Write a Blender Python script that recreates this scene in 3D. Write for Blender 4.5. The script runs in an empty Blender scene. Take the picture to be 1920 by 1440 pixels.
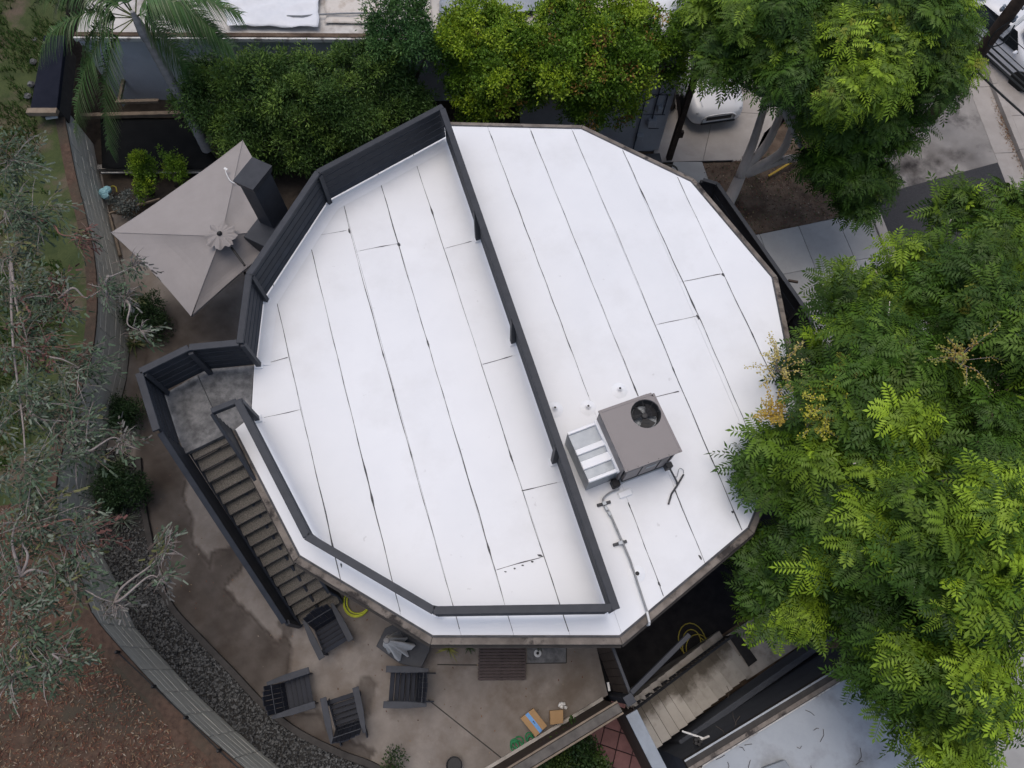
import bpy, bmesh, math, random
import numpy as np
from mathutils import Vector, Matrix

# ------------------------------------------------------------------ camera, sky, sun, exposure
S = bpy.context.scene
COL = S.collection
CAM_Z, FOC = 15.4, 1331.0                 # drone height above the patio, focal length in 1920-px units
NAD = (945.0, 1268.0)                     # where plumb lines meet
_d = np.array([NAD[0]-960, -(NAD[1]-720), -FOC]); _d /= np.linalg.norm(_d)
_up = -_d
_yy = np.array([0, 1.0, 0]); _yy = _yy - _yy@_up*_up; _yy /= np.linalg.norm(_yy)
CR = np.array([np.cross(_yy, _up), _yy, _up])          # rows: world axes in camera space

cam = bpy.data.cameras.new('camera'); cam_o = bpy.data.objects.new('camera', cam); COL.objects.link(cam_o)
cam.sensor_fit = 'HORIZONTAL'; cam.sensor_width = 36.0; cam.lens = 36.0*FOC/1920
cam.clip_start = 0.1; cam.clip_end = 2000
m4 = Matrix([list(CR[0])+[0], list(CR[1])+[0], list(CR[2])+[CAM_Z], [0, 0, 0, 1]])
cam_o.matrix_world = m4
S.camera = cam_o

SUN_EL, SUN_AZ = math.radians(80), math.radians(-30)   # azimuth from +Y towards +X
W = bpy.data.worlds.new('World'); S.world = W; W.use_nodes = True
nt = W.node_tree; nt.nodes.clear()
sky = nt.nodes.new('ShaderNodeTexSky'); sky.sky_type = 'NISHITA'; sky.sun_disc = False
sky.sun_elevation = SUN_EL; sky.sun_rotation = SUN_AZ
sky.air_density = 1.0; sky.dust_density = 4.5; sky.ozone_density = 1.0
bg = nt.nodes.new('ShaderNodeBackground'); bg.inputs['Strength'].default_value = 0.14
wo = nt.nodes.new('ShaderNodeOutputWorld')
nt.links.new(sky.outputs[0], bg.inputs[0]); nt.links.new(bg.outputs[0], wo.inputs[0])
sl = bpy.data.lights.new('sun', 'SUN'); sl.energy = 0.5; sl.angle = math.radians(48); sl.color = (1.0, 0.985, 0.96)
so = bpy.data.objects.new('sun', sl); COL.objects.link(so)
sd = Vector((math.sin(SUN_AZ)*math.cos(SUN_EL), math.cos(SUN_AZ)*math.cos(SUN_EL), math.sin(SUN_EL)))
so.rotation_euler = sd.to_track_quat('Z', 'Y').to_euler()
so.location = sd*60
S.view_settings.view_transform = 'Standard'; S.view_settings.look = 'None'
S.view_settings.gamma = 1; S.view_settings.use_curve_mapping = False
S.view_settings.exposure = 0.14
S.render.engine = 'CYCLES'
S.cycles.max_bounces = 6; S.cycles.diffuse_bounces = 3; S.cycles.glossy_bounces = 2; S.cycles.transmission_bounces = 3

rng = np.random.default_rng(7)
random.seed(7)

def un(px, py, z):
    """ground plan survey: the plan point at height z that was read off the photograph at (px, py)"""
    v = CR@np.array([px-960, 720-py, -FOC]); t = (CAM_Z-z)/-v[2]
    return Vector((v[0]*t, v[1]*t, z))
def scale_at(px, py, z):
    v = CR@np.array([px-960, 720-py, -FOC]); return (CAM_Z-z)/-v[2]       # metres per photo pixel

# ------------------------------------------------------------------ materials
MATS = {}
def mat(name, c1, c2=None, rough=0.7, scale=6.0, detail=6, bump=0.0, bscale=None, spec=0.3, metal=0.0, stretch=None,
        vary=0.0, speck=None, dirt=None, dscale=2.0, dlo=0.5, dhi=0.7, attr=None, acol=None, anoise=None):
    m = bpy.data.materials.new(name); m.use_nodes = True; n = m.node_tree; L = n.links.new
    b = n.nodes['Principled BSDF']
    b.inputs['Roughness'].default_value = rough; b.inputs['Specular IOR Level'].default_value = spec
    b.inputs['Metallic'].default_value = metal
    c2 = c2 or tuple(min(1, x*1.25) for x in c1)
    tc = n.nodes.new('ShaderNodeTexCoord'); vec = tc.outputs['Object']
    if stretch:
        mp = n.nodes.new('ShaderNodeMapping'); mp.inputs['Scale'].default_value = stretch; L(vec, mp.inputs[0]); vec = mp.outputs[0]
    no = n.nodes.new('ShaderNodeTexNoise'); no.inputs['Scale'].default_value = scale; no.inputs['Detail'].default_value = detail
    no.inputs['Roughness'].default_value = 0.62; L(vec, no.inputs['Vector'])
    rp = n.nodes.new('ShaderNodeValToRGB'); rp.color_ramp.elements[0].position = 0.3; rp.color_ramp.elements[1].position = 0.72
    rp.color_ramp.elements[0].color = (*c1, 1); rp.color_ramp.elements[1].color = (*c2, 1)
    L(no.outputs['Fac'], rp.inputs[0]); colr = rp.outputs[0]
    if dirt:
        n2 = n.nodes.new('ShaderNodeTexNoise'); n2.inputs['Scale'].default_value = dscale; n2.inputs['Detail'].default_value = 8
        n2.inputs['Roughness'].default_value = 0.65; L(vec, n2.inputs['Vector'])
        mr = n.nodes.new('ShaderNodeMapRange'); mr.inputs[1].default_value = dlo; mr.inputs[2].default_value = dhi
        L(n2.outputs['Fac'], mr.inputs[0])
        mx = n.nodes.new('ShaderNodeMix'); mx.data_type = 'RGBA'; L(mr.outputs[0], mx.inputs['Factor'])
        L(colr, mx.inputs['A']); mx.inputs['B'].default_value = (*dirt, 1); colr = mx.outputs['Result']
    if speck:
        n3 = n.nodes.new('ShaderNodeTexNoise'); n3.inputs['Scale'].default_value = speck[0]; n3.inputs['Detail'].default_value = 3; L(vec, n3.inputs['Vector'])
        mr = n.nodes.new('ShaderNodeMapRange'); mr.inputs[1].default_value = speck[1]; mr.inputs[2].default_value = speck[1]+.04; mr.inputs[4].default_value = speck[2]; L(n3.outputs['Fac'], mr.inputs[0])
        mx = n.nodes.new('ShaderNodeMix'); mx.data_type = 'RGBA'; L(mr.outputs[0], mx.inputs['Factor']); L(colr, mx.inputs['A']); mx.inputs['B'].default_value = (*speck[3], 1); colr = mx.outputs['Result']
    if attr:
        at = n.nodes.new('ShaderNodeAttribute'); at.attribute_name = attr
        mx = n.nodes.new('ShaderNodeMix'); mx.data_type = 'RGBA'; mx.blend_type = 'MULTIPLY'; mx.inputs['B'].default_value = (*acol, 1)
        fac = at.outputs['Fac']
        if anoise:
            n4 = n.nodes.new('ShaderNodeTexNoise'); n4.inputs['Scale'].default_value = anoise; n4.inputs['Detail'].default_value = 8; n4.inputs['Roughness'].default_value = .65; L(vec, n4.inputs['Vector'])
            a1 = n.nodes.new('ShaderNodeMath'); a1.operation = 'ADD'; L(fac, a1.inputs[0]); L(n4.outputs['Fac'], a1.inputs[1])
            a2 = n.nodes.new('ShaderNodeMapRange'); a2.inputs[1].default_value = .88; a2.inputs[2].default_value = 1.12; L(a1.outputs[0], a2.inputs[0]); fac = a2.outputs[0]
        L(fac, mx.inputs['Factor']); L(colr, mx.inputs['A']); colr = mx.outputs['Result']
    if vary:
        oi = n.nodes.new('ShaderNodeObjectInfo'); mr = n.nodes.new('ShaderNodeMapRange')
        mr.inputs[3].default_value = 1-vary; mr.inputs[4].default_value = 1+vary*0.6; L(oi.outputs['Random'], mr.inputs[0])
        hs = n.nodes.new('ShaderNodeHueSaturation'); L(mr.outputs[0], hs.inputs['Value']); L(colr, hs.inputs['Color']); colr = hs.outputs[0]
    L(colr, b.inputs['Base Color'])
    if bump:
        nb = n.nodes.new('ShaderNodeTexNoise'); nb.inputs['Scale'].default_value = bscale or scale*4; nb.inputs['Detail'].default_value = 5
        L(vec, nb.inputs['Vector'])
        bp = n.nodes.new('ShaderNodeBump'); bp.inputs['Strength'].default_value = bump; bp.inputs['Distance'].default_value = 0.02
        L(nb.outputs['Fac'], bp.inputs['Height']); L(bp.outputs[0], b.inputs['Normal'])
    MATS[name] = m
    return m

def leaf_mat(name, rough=0.5, trans=0.22, spec=0.25):
    m = bpy.data.materials.new(name); m.use_nodes = True; n = m.node_tree; L = n.links.new
    b = n.nodes['Principled BSDF']; b.inputs['Roughness'].default_value = rough; b.inputs['Specular IOR Level'].default_value = spec
    at = n.nodes.new('ShaderNodeAttribute'); at.attribute_name = 'Col'; L(at.outputs['Color'], b.inputs['Base Color'])
    tr = n.nodes.new('ShaderNodeBsdfTranslucent'); L(at.outputs['Color'], tr.inputs['Color'])
    mx = n.nodes.new('ShaderNodeMixShader'); mx.inputs[0].default_value = trans
    L(b.outputs[0], mx.inputs[1]); L(tr.outputs[0], mx.inputs[2]); L(mx.outputs[0], n.nodes['Material Output'].inputs[0])
    return m

M = dict(
 roof=mat('roof_coating', (.735,.75,.765), (.785,.797,.807), .42, .8, detail=9, dirt=(.66,.665,.665), dscale=.9, dlo=.50, dhi=.95, vary=.03, speck=(5.0, .735, .45, (.52,.52,.52)), bump=.05, bscale=30),
 seam=mat('seam_sealant', (.035,.037,.04), (.09,.09,.095), .6, 8),
 under=mat('roof_underlay', (.06,.06,.065), None, .8, 8),
 gutter=mat('weathered_gutter', (.10,.085,.072), (.27,.235,.20), .75, 3, stretch=(1,1,1), dirt=(.035,.03,.028), dscale=2.2, dlo=.52, dhi=.62),
 slate=mat('slate_paint', (.028,.032,.039), (.043,.047,.056), .55, 5, bump=.1, bscale=40, vary=.12),
 slate_in=mat('slate_board', (.022,.026,.034), (.036,.041,.051), .6, 5, stretch=(1,1,1), bump=.1, bscale=30, vary=.2),
 navy=mat('navy_paint', (.020,.024,.032), (.03,.035,.045), .6, 3, bump=.1, bscale=20),
 landing=mat('landing_concrete', (.055,.058,.062), (.24,.24,.24), .6, 4.5, detail=12, dirt=(.045,.047,.05), dscale=2.2, dlo=.5, dhi=.66, bump=.05),
 tread=mat('aggregate_tread', (.050,.046,.040), (.20,.186,.165), .85, 60, detail=3, bump=.3, bscale=90, vary=.1),
 patio=mat('patio_concrete', (.165,.143,.124), (.272,.243,.214), .8, 1.6, detail=10, dirt=(.15,.122,.098), dscale=1.1, dlo=.46, dhi=.66, attr='Stain', acol=(.17,.142,.125), bump=.06, bscale=40),
 conc=mat('drive_concrete', (.30,.275,.25), (.40,.37,.34), .85, 1.3, detail=9, dirt=(.24,.215,.19), dscale=.7, dlo=.55, dhi=.8, bump=.06, bscale=50),
 conc_grey=mat('walk_concrete', (.30,.30,.29), (.38,.38,.37), .85, 1.5, detail=9, dirt=(.25,.25,.24), dscale=.8, dlo=.55, dhi=.8, vary=.08, bump=.06, bscale=50),
 conc_dirty=mat('dirty_concrete', (.36,.335,.30), (.47,.44,.40), .85, 2, detail=9, dirt=(.11,.10,.085), dscale=1.3, dlo=.47, dhi=.66, vary=.34, bump=.1, bscale=40),
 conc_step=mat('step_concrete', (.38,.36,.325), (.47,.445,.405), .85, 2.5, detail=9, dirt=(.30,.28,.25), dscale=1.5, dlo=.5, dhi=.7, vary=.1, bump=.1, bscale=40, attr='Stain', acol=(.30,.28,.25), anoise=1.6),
 oil=mat('stained_road', (.22,.205,.19), (.32,.30,.275), .85, 1.4, detail=10, dirt=(.05,.045,.043), dscale=1.0, dlo=.50, dhi=.70, attr='Stain', acol=(.30,.28,.27), bump=.08, bscale=40),
 asphalt=mat('asphalt', (.030,.030,.032), (.05,.05,.053), .85, 20, bump=.2, bscale=120),
 dirt=mat('garden_soil', (.085,.058,.040), (.17,.125,.09), .95, 3, detail=10, dirt=(.05,.034,.024), dscale=1.2, dlo=.45, dhi=.65, bump=.6, bscale=25),
 lower=mat('shaded_soil', (.035,.028,.022), (.07,.055,.042), .95, 4, bump=.4),
 shade_floor=mat('painted_shade', (.014,.014,.016), (.026,.025,.026), 1.0, 4, spec=.02, bump=.2),  # near-black colour carries the shade of the recess floor
 hill=mat('hill_soil', (.050,.031,.022), (.115,.072,.050), .95, 9, detail=10, dirt=(.06,.05,.035), dscale=.8, dlo=.45, dhi=.65, bump=.7, bscale=22),
 turf=mat('turf_soil', (.034,.050,.016), (.070,.088,.030), .95, 3, detail=10, dirt=(.11,.085,.06), dscale=.9, dlo=.5, dhi=.62, bump=.6, bscale=25),
 block=mat('wall_block', (.45,.435,.37), (.60,.58,.495), .9, 5, detail=9, dirt=(.25,.25,.215), dscale=1.2, dlo=.48, dhi=.8, bump=.2, bscale=30, vary=.06),
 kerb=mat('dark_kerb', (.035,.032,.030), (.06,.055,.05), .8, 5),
 canvas=mat('taupe_canvas', (.295,.272,.26), (.325,.30,.288), .9, 3, bump=.08, bscale=200),
 vent=mat('vent_canvas', (.275,.253,.242), (.31,.287,.274), .9, 3, bump=.08, bscale=200),
 canvas_lt=mat('pale_canvas', (.58,.56,.52), (.70,.67,.62), .9, 8, bump=.1),
 black=mat('black_plastic', (.010,.010,.011), (.018,.018,.02), .5, 8),
 mast=mat('umbrella_mast', (.015,.014,.013), (.03,.028,.026), .5, 8),
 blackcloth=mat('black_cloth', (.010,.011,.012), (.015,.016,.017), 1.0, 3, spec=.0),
 darkroof=mat('dark_roof_panel', (.012,.014,.022), (.018,.02,.03), .9, 4, spec=.05),
 ac=mat('taupe_metal', (.205,.185,.178), (.235,.212,.205), .45, 2, dirt=(.19,.17,.165), dscale=2, dlo=.5, dhi=.8, spec=.4),
 ac_dk=mat('coil_grille', (.03,.03,.03), (.06,.06,.06), .5, 30, metal=.3),
 galv=mat('galvanised', (.27,.30,.33), (.36,.39,.42), .4, 6, metal=.3, dirt=(.21,.23,.25), dscale=2.5, dlo=.55, dhi=.75),
 duct=mat('white_sealant', (.80,.82,.84), (.86,.87,.88), .5, 4),
 wood=mat('weathered_wood', (.14,.105,.075), (.26,.21,.155), .85, 4, stretch=(1,1,1), bump=.2, bscale=30),
 brown=mat('brown_fence', (.045,.033,.026), (.085,.062,.048), .8, 5, bump=.15, bscale=25, vary=.12),
 old_cap=mat('stained_cap', (.06,.054,.048), (.14,.127,.11), .8, 4, bump=.2),
 pole=mat('creosote_pole', (.030,.022,.017), (.07,.05,.037), .9, 6, bump=.3),
 deck=mat('dark_slat', (.060,.044,.042), (.095,.072,.068), .7, 6, vary=.15, bump=.15),
 chair=mat('chair_paint', (.024,.028,.036), (.040,.045,.056), .55, 6, vary=.1, bump=.1),
 chair_dk=mat('chair_seat_paint', (.010,.012,.018), (.018,.021,.030), .55, 6, vary=.1),
 hose=mat('lime_hose', (.42,.46,.03), (.55,.58,.05), .45, 4),
 hose_y=mat('yellow_hose', (.22,.19,.02), (.34,.29,.04), .5, 4),
 hose_g=mat('green_hose', (.015,.16,.06), (.03,.26,.10), .45, 4),
 board=mat('cardboard', (.38,.24,.12), (.45,.29,.15), .85, 3),
 tape=mat('blue_tape', (.10,.30,.65), (.14,.36,.72), .4, 3),
 ink=mat('dark_print', (.02,.03,.08), None, .5, 3),
 white=mat('white_plastic', (.65,.65,.63), (.75,.75,.73), .5, 5),
 tile=mat('red_tile', (.16,.070,.065), (.25,.115,.105), .6, 4, detail=8, vary=.16, bump=.08),
 grout=mat('tile_grout', (.035,.02,.02), None, .9, 6),
 stucco=mat('grey_stucco', (.46,.475,.50), (.52,.535,.56), .9, 2, bump=.3, bscale=60, dirt=(.36,.375,.40), dscale=.8, dlo=.5, dhi=.8),
 stucco_dk=mat('slate_stucco', (.070,.078,.095), (.09,.10,.12), .9, 2, bump=.3, bscale=60),
 roof_grey=mat('grey_roofing', (.30,.33,.36), (.40,.43,.46), .6, .9, detail=9, dirt=(.19,.20,.21), dscale=.9, dlo=.5, dhi=.72, bump=.06),
 roof_far=mat('pale_roofing', (.42,.40,.37), (.60,.58,.55), .75, .9, detail=9, dirt=(.25,.22,.19), dscale=1.3, dlo=.52, dhi=.72, bump=.1),
 tarp=mat('white_tarp', (.62,.64,.67), (.74,.75,.77), .5, 2, detail=8),
 tarp_b=mat('beige_tarp', (.52,.48,.43), (.64,.60,.55), .7, 2, detail=8, dirt=(.34,.27,.20), dscale=2, dlo=.52, dhi=.7),
 tarp_o=mat('rusty_tarp', (.50,.36,.22), (.62,.52,.42), .8, 2.5, detail=8, dirt=(.62,.60,.57), dscale=1.5, dlo=.45, dhi=.6),
 tarp_g=mat('grey_tarp', (.20,.23,.27), (.34,.37,.41), .5, 2, detail=8),
 trim=mat('pale_trim', (.55,.54,.51), (.65,.64,.61), .6, 5, dirt=(.25,.23,.21), dscale=3, dlo=.5, dhi=.6),
 cap=mat('blue_grey_cap', (.22,.25,.28), (.29,.32,.35), .6, 3, dirt=(.2,.22,.24), dscale=2, dlo=.5, dhi=.7),
 glass=mat('dark_glass', (.01,.012,.014), None, .12, 3, spec=.5),
 car=mat('white_car_paint', (.66,.67,.68), (.70,.71,.72), .22, 1, spec=.5),
 tyre=mat('tyre_rubber', (.015,.015,.015), None, .8, 10),
 chrome=mat('alloy', (.45,.46,.47), None, .3, 10, metal=.7),
 lamp=mat('headlight_glass', (.45,.47,.49), (.55,.57,.59), .15, 10, spec=.5),
 cable=mat('cable', (.012,.014,.014), (.02,.024,.024), .5, 10),
 pipe=mat('grey_pipe', (.20,.21,.22), (.30,.31,.32), .5, 10, metal=.2),
 bark=mat('pale_bark', (.42,.37,.325), (.58,.525,.47), .95, 4, stretch=(1,1,.3), bump=.4, bscale=12),
 bark_dk=mat('dark_bark', (.055,.045,.036), (.11,.09,.075), .95, 5, bump=.4, bscale=14),
 bark_palm=mat('palm_bark', (.20,.20,.205), (.34,.335,.33), .95, 3, stretch=(.4,.4,3), bump=.5, bscale=8),
 twig=mat('grey_twig', (.20,.17,.155), (.34,.30,.275), .9, 8),
 twig_red=mat('red_twig', (.16,.075,.06), (.26,.14,.11), .9, 8),
 pebble=mat('river_stone', (.010,.011,.012), (.155,.155,.148), .6, 16, detail=1),
 gravelbed=mat('gravel_bed', (.025,.024,.023), (.05,.048,.045), .95, 20, bump=.4),
 blue=mat('blue_bag', (.25,.50,.55), (.40,.66,.70), .5, 6),
 yellowp=mat('yellow_timber', (.45,.28,.03), (.58,.38,.05), .6, 4),
 pot=mat('grey_pot', (.16,.16,.155), (.24,.235,.23), .8, 6),
)
LEAF = leaf_mat('leaf'); LEAF_G = leaf_mat('grey_leaf', .55, .15, .25); PALM = leaf_mat('palm_leaf', .45, .1, .35)

# ------------------------------------------------------------------ object helpers
OFF = {}
def tag(o, label=None, cat=None, group=None, kind=None):
    if label: o['label'] = label
    if cat: o['category'] = cat
    if group: o['group'] = group
    if kind: o['kind'] = kind
    return o
def thing(name, label, cat, loc=(0,0,0), group=None, rz=0.0):
    o = bpy.data.objects.new(name, None); COL.objects.link(o); o.location = loc; o.rotation_euler = (0, 0, rz)
    o.empty_display_size = 0.2
    OFF[o] = Vector(loc)
    return tag(o, label, cat, group)
def link_mesh(name, me, m, parent=None):
    o = bpy.data.objects.new(name, me); COL.objects.link(o)
    if m and not me.materials: me.materials.append(m)
    if parent is not None: o.parent = parent; OFF[o] = OFF.get(parent, Vector((0,0,0)))
    else: OFF[o] = Vector((0,0,0))
    return o
def copy_tree(o, parent=None, **props):
    c = o.copy(); COL.objects.link(c)
    if parent is not None: c.parent = parent
    for k, v in props.items(): c[k] = v
    for ch in list(o.children): copy_tree(ch, c)
    return c

class MB:
    def __init__(self): self.v = []; self.f = []
    def add(self, vs, fs):
        n = len(self.v); self.v += [Vector(x) for x in vs]; self.f += [tuple(i+n for i in f) for f in fs]; return self
    def frame(self, c, x, y, z, hx, hy, hz):
        """box at c with unit axes x, y, z and half sizes"""
        vs = [c + x*(sx*hx) + y*(sy*hy) + z*(sz*hz) for sz in (-1,1) for sy in (-1,1) for sx in (-1,1)]
        return self.add(vs, [(0,2,3,1),(4,5,7,6),(0,1,5,4),(2,6,7,3),(0,4,6,2),(1,3,7,5)])
    def box(self, c, s, rz=0.0):
        x = Vector((math.cos(rz), math.sin(rz), 0)); y = Vector((-x.y, x.x, 0))
        return self.frame(Vector(c), x, y, Vector((0,0,1)), s[0]/2, s[1]/2, s[2]/2)
    def bar(self, a, b, w, h, up=Vector((0,0,1))):
        """rectangular bar from a to b, w across, h along up"""
        a = Vector(a); b = Vector(b); x = (b-a); l = x.length; x.normalize()
        y = up.cross(x); y = y.normalized() if y.length > 1e-6 else Vector((0,1,0)); z = x.cross(y)
        return self.frame((a+b)/2, x, y, z, l/2, w/2, h/2)
    def tube(self, pts, r, n=8, caps=True):
        pts = [Vector(p) for p in pts]; rs = r if isinstance(r, (list, tuple)) else [r]*len(pts)
        base = len(self.v); ref = Vector((0.13, 0.27, 1)).normalized(); prev = None
        for i, p in enumerate(pts):
            t = (pts[min(i+1, len(pts)-1)] - pts[max(i-1, 0)])
            t = t.normalized() if t.length > 1e-9 else Vector((0,0,1))
            if prev is None:
                u = t.cross(ref); u = u.normalized() if u.length > 1e-3 else t.cross(Vector((1,0,0))).normalized()
            else:
                u = (prev - t*prev.dot(t)); u = u.normalized() if u.length > 1e-6 else t.cross(ref).normalized()
            prev = u; w = t.cross(u)
            for k in range(n):
                a = 2*math.pi*k/n; self.v.append(p + (u*math.cos(a) + w*math.sin(a))*rs[i])
        for i in range(len(pts)-1):
            for k in range(n):
                a = base+i*n+k; b = base+i*n+(k+1) % n; self.f.append((a, b, b+n, a+n))
        if caps:
            self.f.append(tuple(base+k for k in range(n))[::-1]); self.f.append(tuple(base+(len(pts)-1)*n+k for k in range(n)))
        return self
    def prism(self, poly, z0, z1):
        n = len(poly); a = sum(poly[i][0]*poly[(i+1) % n][1]-poly[(i+1) % n][0]*poly[i][1] for i in range(n))
        if a < 0: poly = poly[::-1]
        vs = [(p[0], p[1], z0) for p in poly] + [(p[0], p[1], z1) for p in poly]
        fs = [tuple(range(n))[::-1], tuple(range(n, 2*n))] + [(i, (i+1) % n, (i+1) % n+n, i+n) for i in range(n)]
        return self.add(vs, fs)
    def lathe(self, c, prof, n=20):
        base = len(self.v); c = Vector(c)
        for r, z in prof:
            for k in range(n):
                a = 2*math.pi*k/n; self.v.append(c + Vector((r*math.cos(a), r*math.sin(a), z)))
        for i in range(len(prof)-1):
            for k in range(n):
                a = base+i*n+k; b = base+i*n+(k+1) % n; self.f.append((a, b, b+n, a+n))
        self.f.append(tuple(base+k for k in range(n))[::-1]); self.f.append(tuple(base+(len(prof)-1)*n+k for k in range(n)))
        return self
    def build(self, name, m, parent=None, bevel=0.0, smooth=False):
        me = bpy.data.meshes.new(name)
        off = OFF.get(parent, Vector((0,0,0))) if parent is not None else Vector((0,0,0))
        me.from_pydata([tuple(v-off) for v in self.v], [], self.f); me.update()
        if bevel:
            bm = bmesh.new(); bm.from_mesh(me)
            bmesh.ops.bevel(bm, geom=bm.edges[:], offset=bevel, segments=1, affect='EDGES', clamp_overlap=True)
            bm.to_mesh(me); bm.free()
        if smooth:
            me.polygons.foreach_set('use_smooth', [True]*len(me.polygons))
        return link_mesh(name, me, m, parent)

def np_mesh(name, V, Q, m, parent=None, col=None, smooth=False):
    """V (n,3), Q (k,3|4) int, col (n,3)"""
    V = np.asarray(V, np.float32); Q = np.asarray(Q, np.int32); k = Q.shape[1]
    if parent is not None: V = V - np.array(OFF.get(parent, Vector((0,0,0))), np.float32)
    me = bpy.data.meshes.new(name)
    me.vertices.add(len(V)); me.vertices.foreach_set('co', V.ravel())
    me.loops.add(Q.size); me.loops.foreach_set('vertex_index', Q.ravel())
    me.polygons.add(len(Q)); me.polygons.foreach_set('loop_start', np.arange(len(Q), dtype=np.int32)*k)
    me.polygons.foreach_set('loop_total', np.full(len(Q), k, np.int32))
    me.update(calc_edges=True)
    if col is not None:
        a = me.attributes.new('Col', 'FLOAT_COLOR', 'POINT')
        a.data.foreach_set('color', np.concatenate([col, np.ones((len(col), 1))], 1).astype(np.float32).ravel())
    if smooth: me.polygons.foreach_set('use_smooth', [True]*len(Q))
    return link_mesh(name, me, m, parent)

def fnoise(P, seed=0, oct=4, freq=1.0):
    """cheap smooth noise for points P (n,2|3), about -1..1"""
    r = np.random.default_rng(seed); P = np.asarray(P, float); o = np.zeros(len(P)); amp = 1.0; tot = 0
    for _ in range(oct):
        for _ in range(3):
            k = r.normal(size=P.shape[1]); k *= freq/np.linalg.norm(k)*r.uniform(.7, 1.4); o += amp*np.sin(P@k*2*math.pi + r.uniform(0, 6.3))/3
        tot += amp; amp *= .55; freq *= 2.03
    return o/tot*1.6

def grid_sheet(name, poly, z, step, m, parent=None, zf=None, attr=None):
    """flat-ish sheet filling polygon poly (plan), cut to a grid so it can carry relief; zf(P)->z offset; attr(P)->0..1"""
    bm = bmesh.new()
    bm.faces.new([bm.verts.new((p[0], p[1], z)) for p in poly])
    P = np.array([[p[0], p[1]] for p in poly]); lo = P.min(0); hi = P.max(0)
    for ax in (0, 1):
        for c in np.arange(lo[ax]+step, hi[ax], step):
            co = [0, 0, 0]; no = [0, 0, 0]; co[ax] = c; no[ax] = 1
            bmesh.ops.bisect_plane(bm, geom=bm.verts[:]+bm.edges[:]+bm.faces[:], plane_co=co, plane_no=no)
    me = bpy.data.meshes.new(name); bm.to_mesh(me); bm.free()
    n = len(me.vertices); co = np.empty(n*3, np.float32); me.vertices.foreach_get('co', co); co = co.reshape(-1, 3)
    if zf is not None: co[:, 2] += zf(co[:, :2])
    if attr is not None:
        a = me.attributes.new('Stain', 'FLOAT', 'POINT'); a.data.foreach_set('value', attr(co[:, :2]).astype(np.float32))
    me.vertices.foreach_set('co', co.ravel()); me.update()
    if sum(1 for p in me.polygons if p.normal.z < 0) > len(me.polygons)/2: me.flip_normals()
    if zf is not None: me.polygons.foreach_set('use_smooth', [True]*len(me.polygons))
    return link_mesh(name, me, m, parent)

def inside(P, poly):
    P = np.asarray(P); x, y = P[:, 0], P[:, 1]; r = np.zeros(len(P), bool); n = len(poly)
    for i in range(n):
        x1, y1 = poly[i][0], poly[i][1]; x2, y2 = poly[(i+1) % n][0], poly[(i+1) % n][1]
        c = ((y1 > y) != (y2 > y)) & (x < (x2-x1)*(y-y1)/((y2-y1) or 1e-9)+x1); r ^= c
    return r
def polydist(P, poly, closed=True):
    P = np.asarray(P); d = np.full(len(P), 1e9); n = len(poly)
    for i in range(n if closed else n-1):
        a = np.array(poly[i][:2]); b = np.array(poly[(i+1) % n][:2]); ab = b-a
        t = np.clip(((P-a)@ab)/(ab@ab), 0, 1); d = np.minimum(d, np.linalg.norm(P-(a+t[:, None]*ab), axis=1))
    return d
def UP(lst, z): return [un(x, y, z) for x, y in lst]
def resample(pts, step):
    pts = [Vector(p) for p in pts]; out = [pts[0].copy()]; acc = 0.0
    for a, b in zip(pts, pts[1:]):
        l = (b-a).length; t = step-acc
        while t <= l: out.append(a.lerp(b, t/l)); t += step
        acc = l-(t-step)
    return out
def smooth_path(pts, k=6):
    """Catmull-Rom through pts"""
    pts = [Vector(p) for p in pts]; P = [pts[0]*2-pts[1]]+pts+[pts[-1]*2-pts[-2]]; out = []
    for i in range(1, len(P)-2):
        for j in range(k):
            t = j/k; a, b, c, d = P[i-1], P[i], P[i+1], P[i+2]
            out.append(.5*((2*b)+(c-a)*t+(2*a-5*b+4*c-d)*t*t+(3*b-a-3*c+d)*t**3))
    out.append(pts[-1]); return out
Z = Vector((0, 0, 1))

# ================================================================== GROUND AND TERRAIN
LOW = -2.0
bm_ = MB(); bm_.add([(-300,-300,LOW-.06),(300,-300,LOW-.06),(300,300,LOW-.06),(-300,300,LOW-.06)], [(0,1,2,3)])
tag(bm_.build('ground', M['dirt']), kind='structure')

WALL_PX = [(176,270),(187,325),(204,404),(224,480),(240,560),(244,640),(236,720),(212,800),(190,880),(180,960),(190,1030),(227,1103),
           (247,1163),(313,1240),(393,1323),(483,1403),(560,1465),(640,1520)]
wall_base = smooth_path(UP(WALL_PX, 0), 8)
WALL_H = 1.5
def offset_path(pts, d):
    out = []
    for i, p in enumerate(pts):
        t = (pts[min(i+1, len(pts)-1)]-pts[max(i-1, 0)]); t.z = 0; t.normalize(); out.append(p+Vector((t.y, -t.x, 0))*d)
    return out
# path runs from far to near; its right-hand side (-x) is the hill
hs = [1 if d > 0 else -1 for d in [0]]
uphill = offset_path(wall_base, 0.42)
if uphill[20].x > wall_base[20].x: SIDE = -1
else: SIDE = 1
uphill = offset_path(wall_base, 0.22*SIDE)

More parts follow.
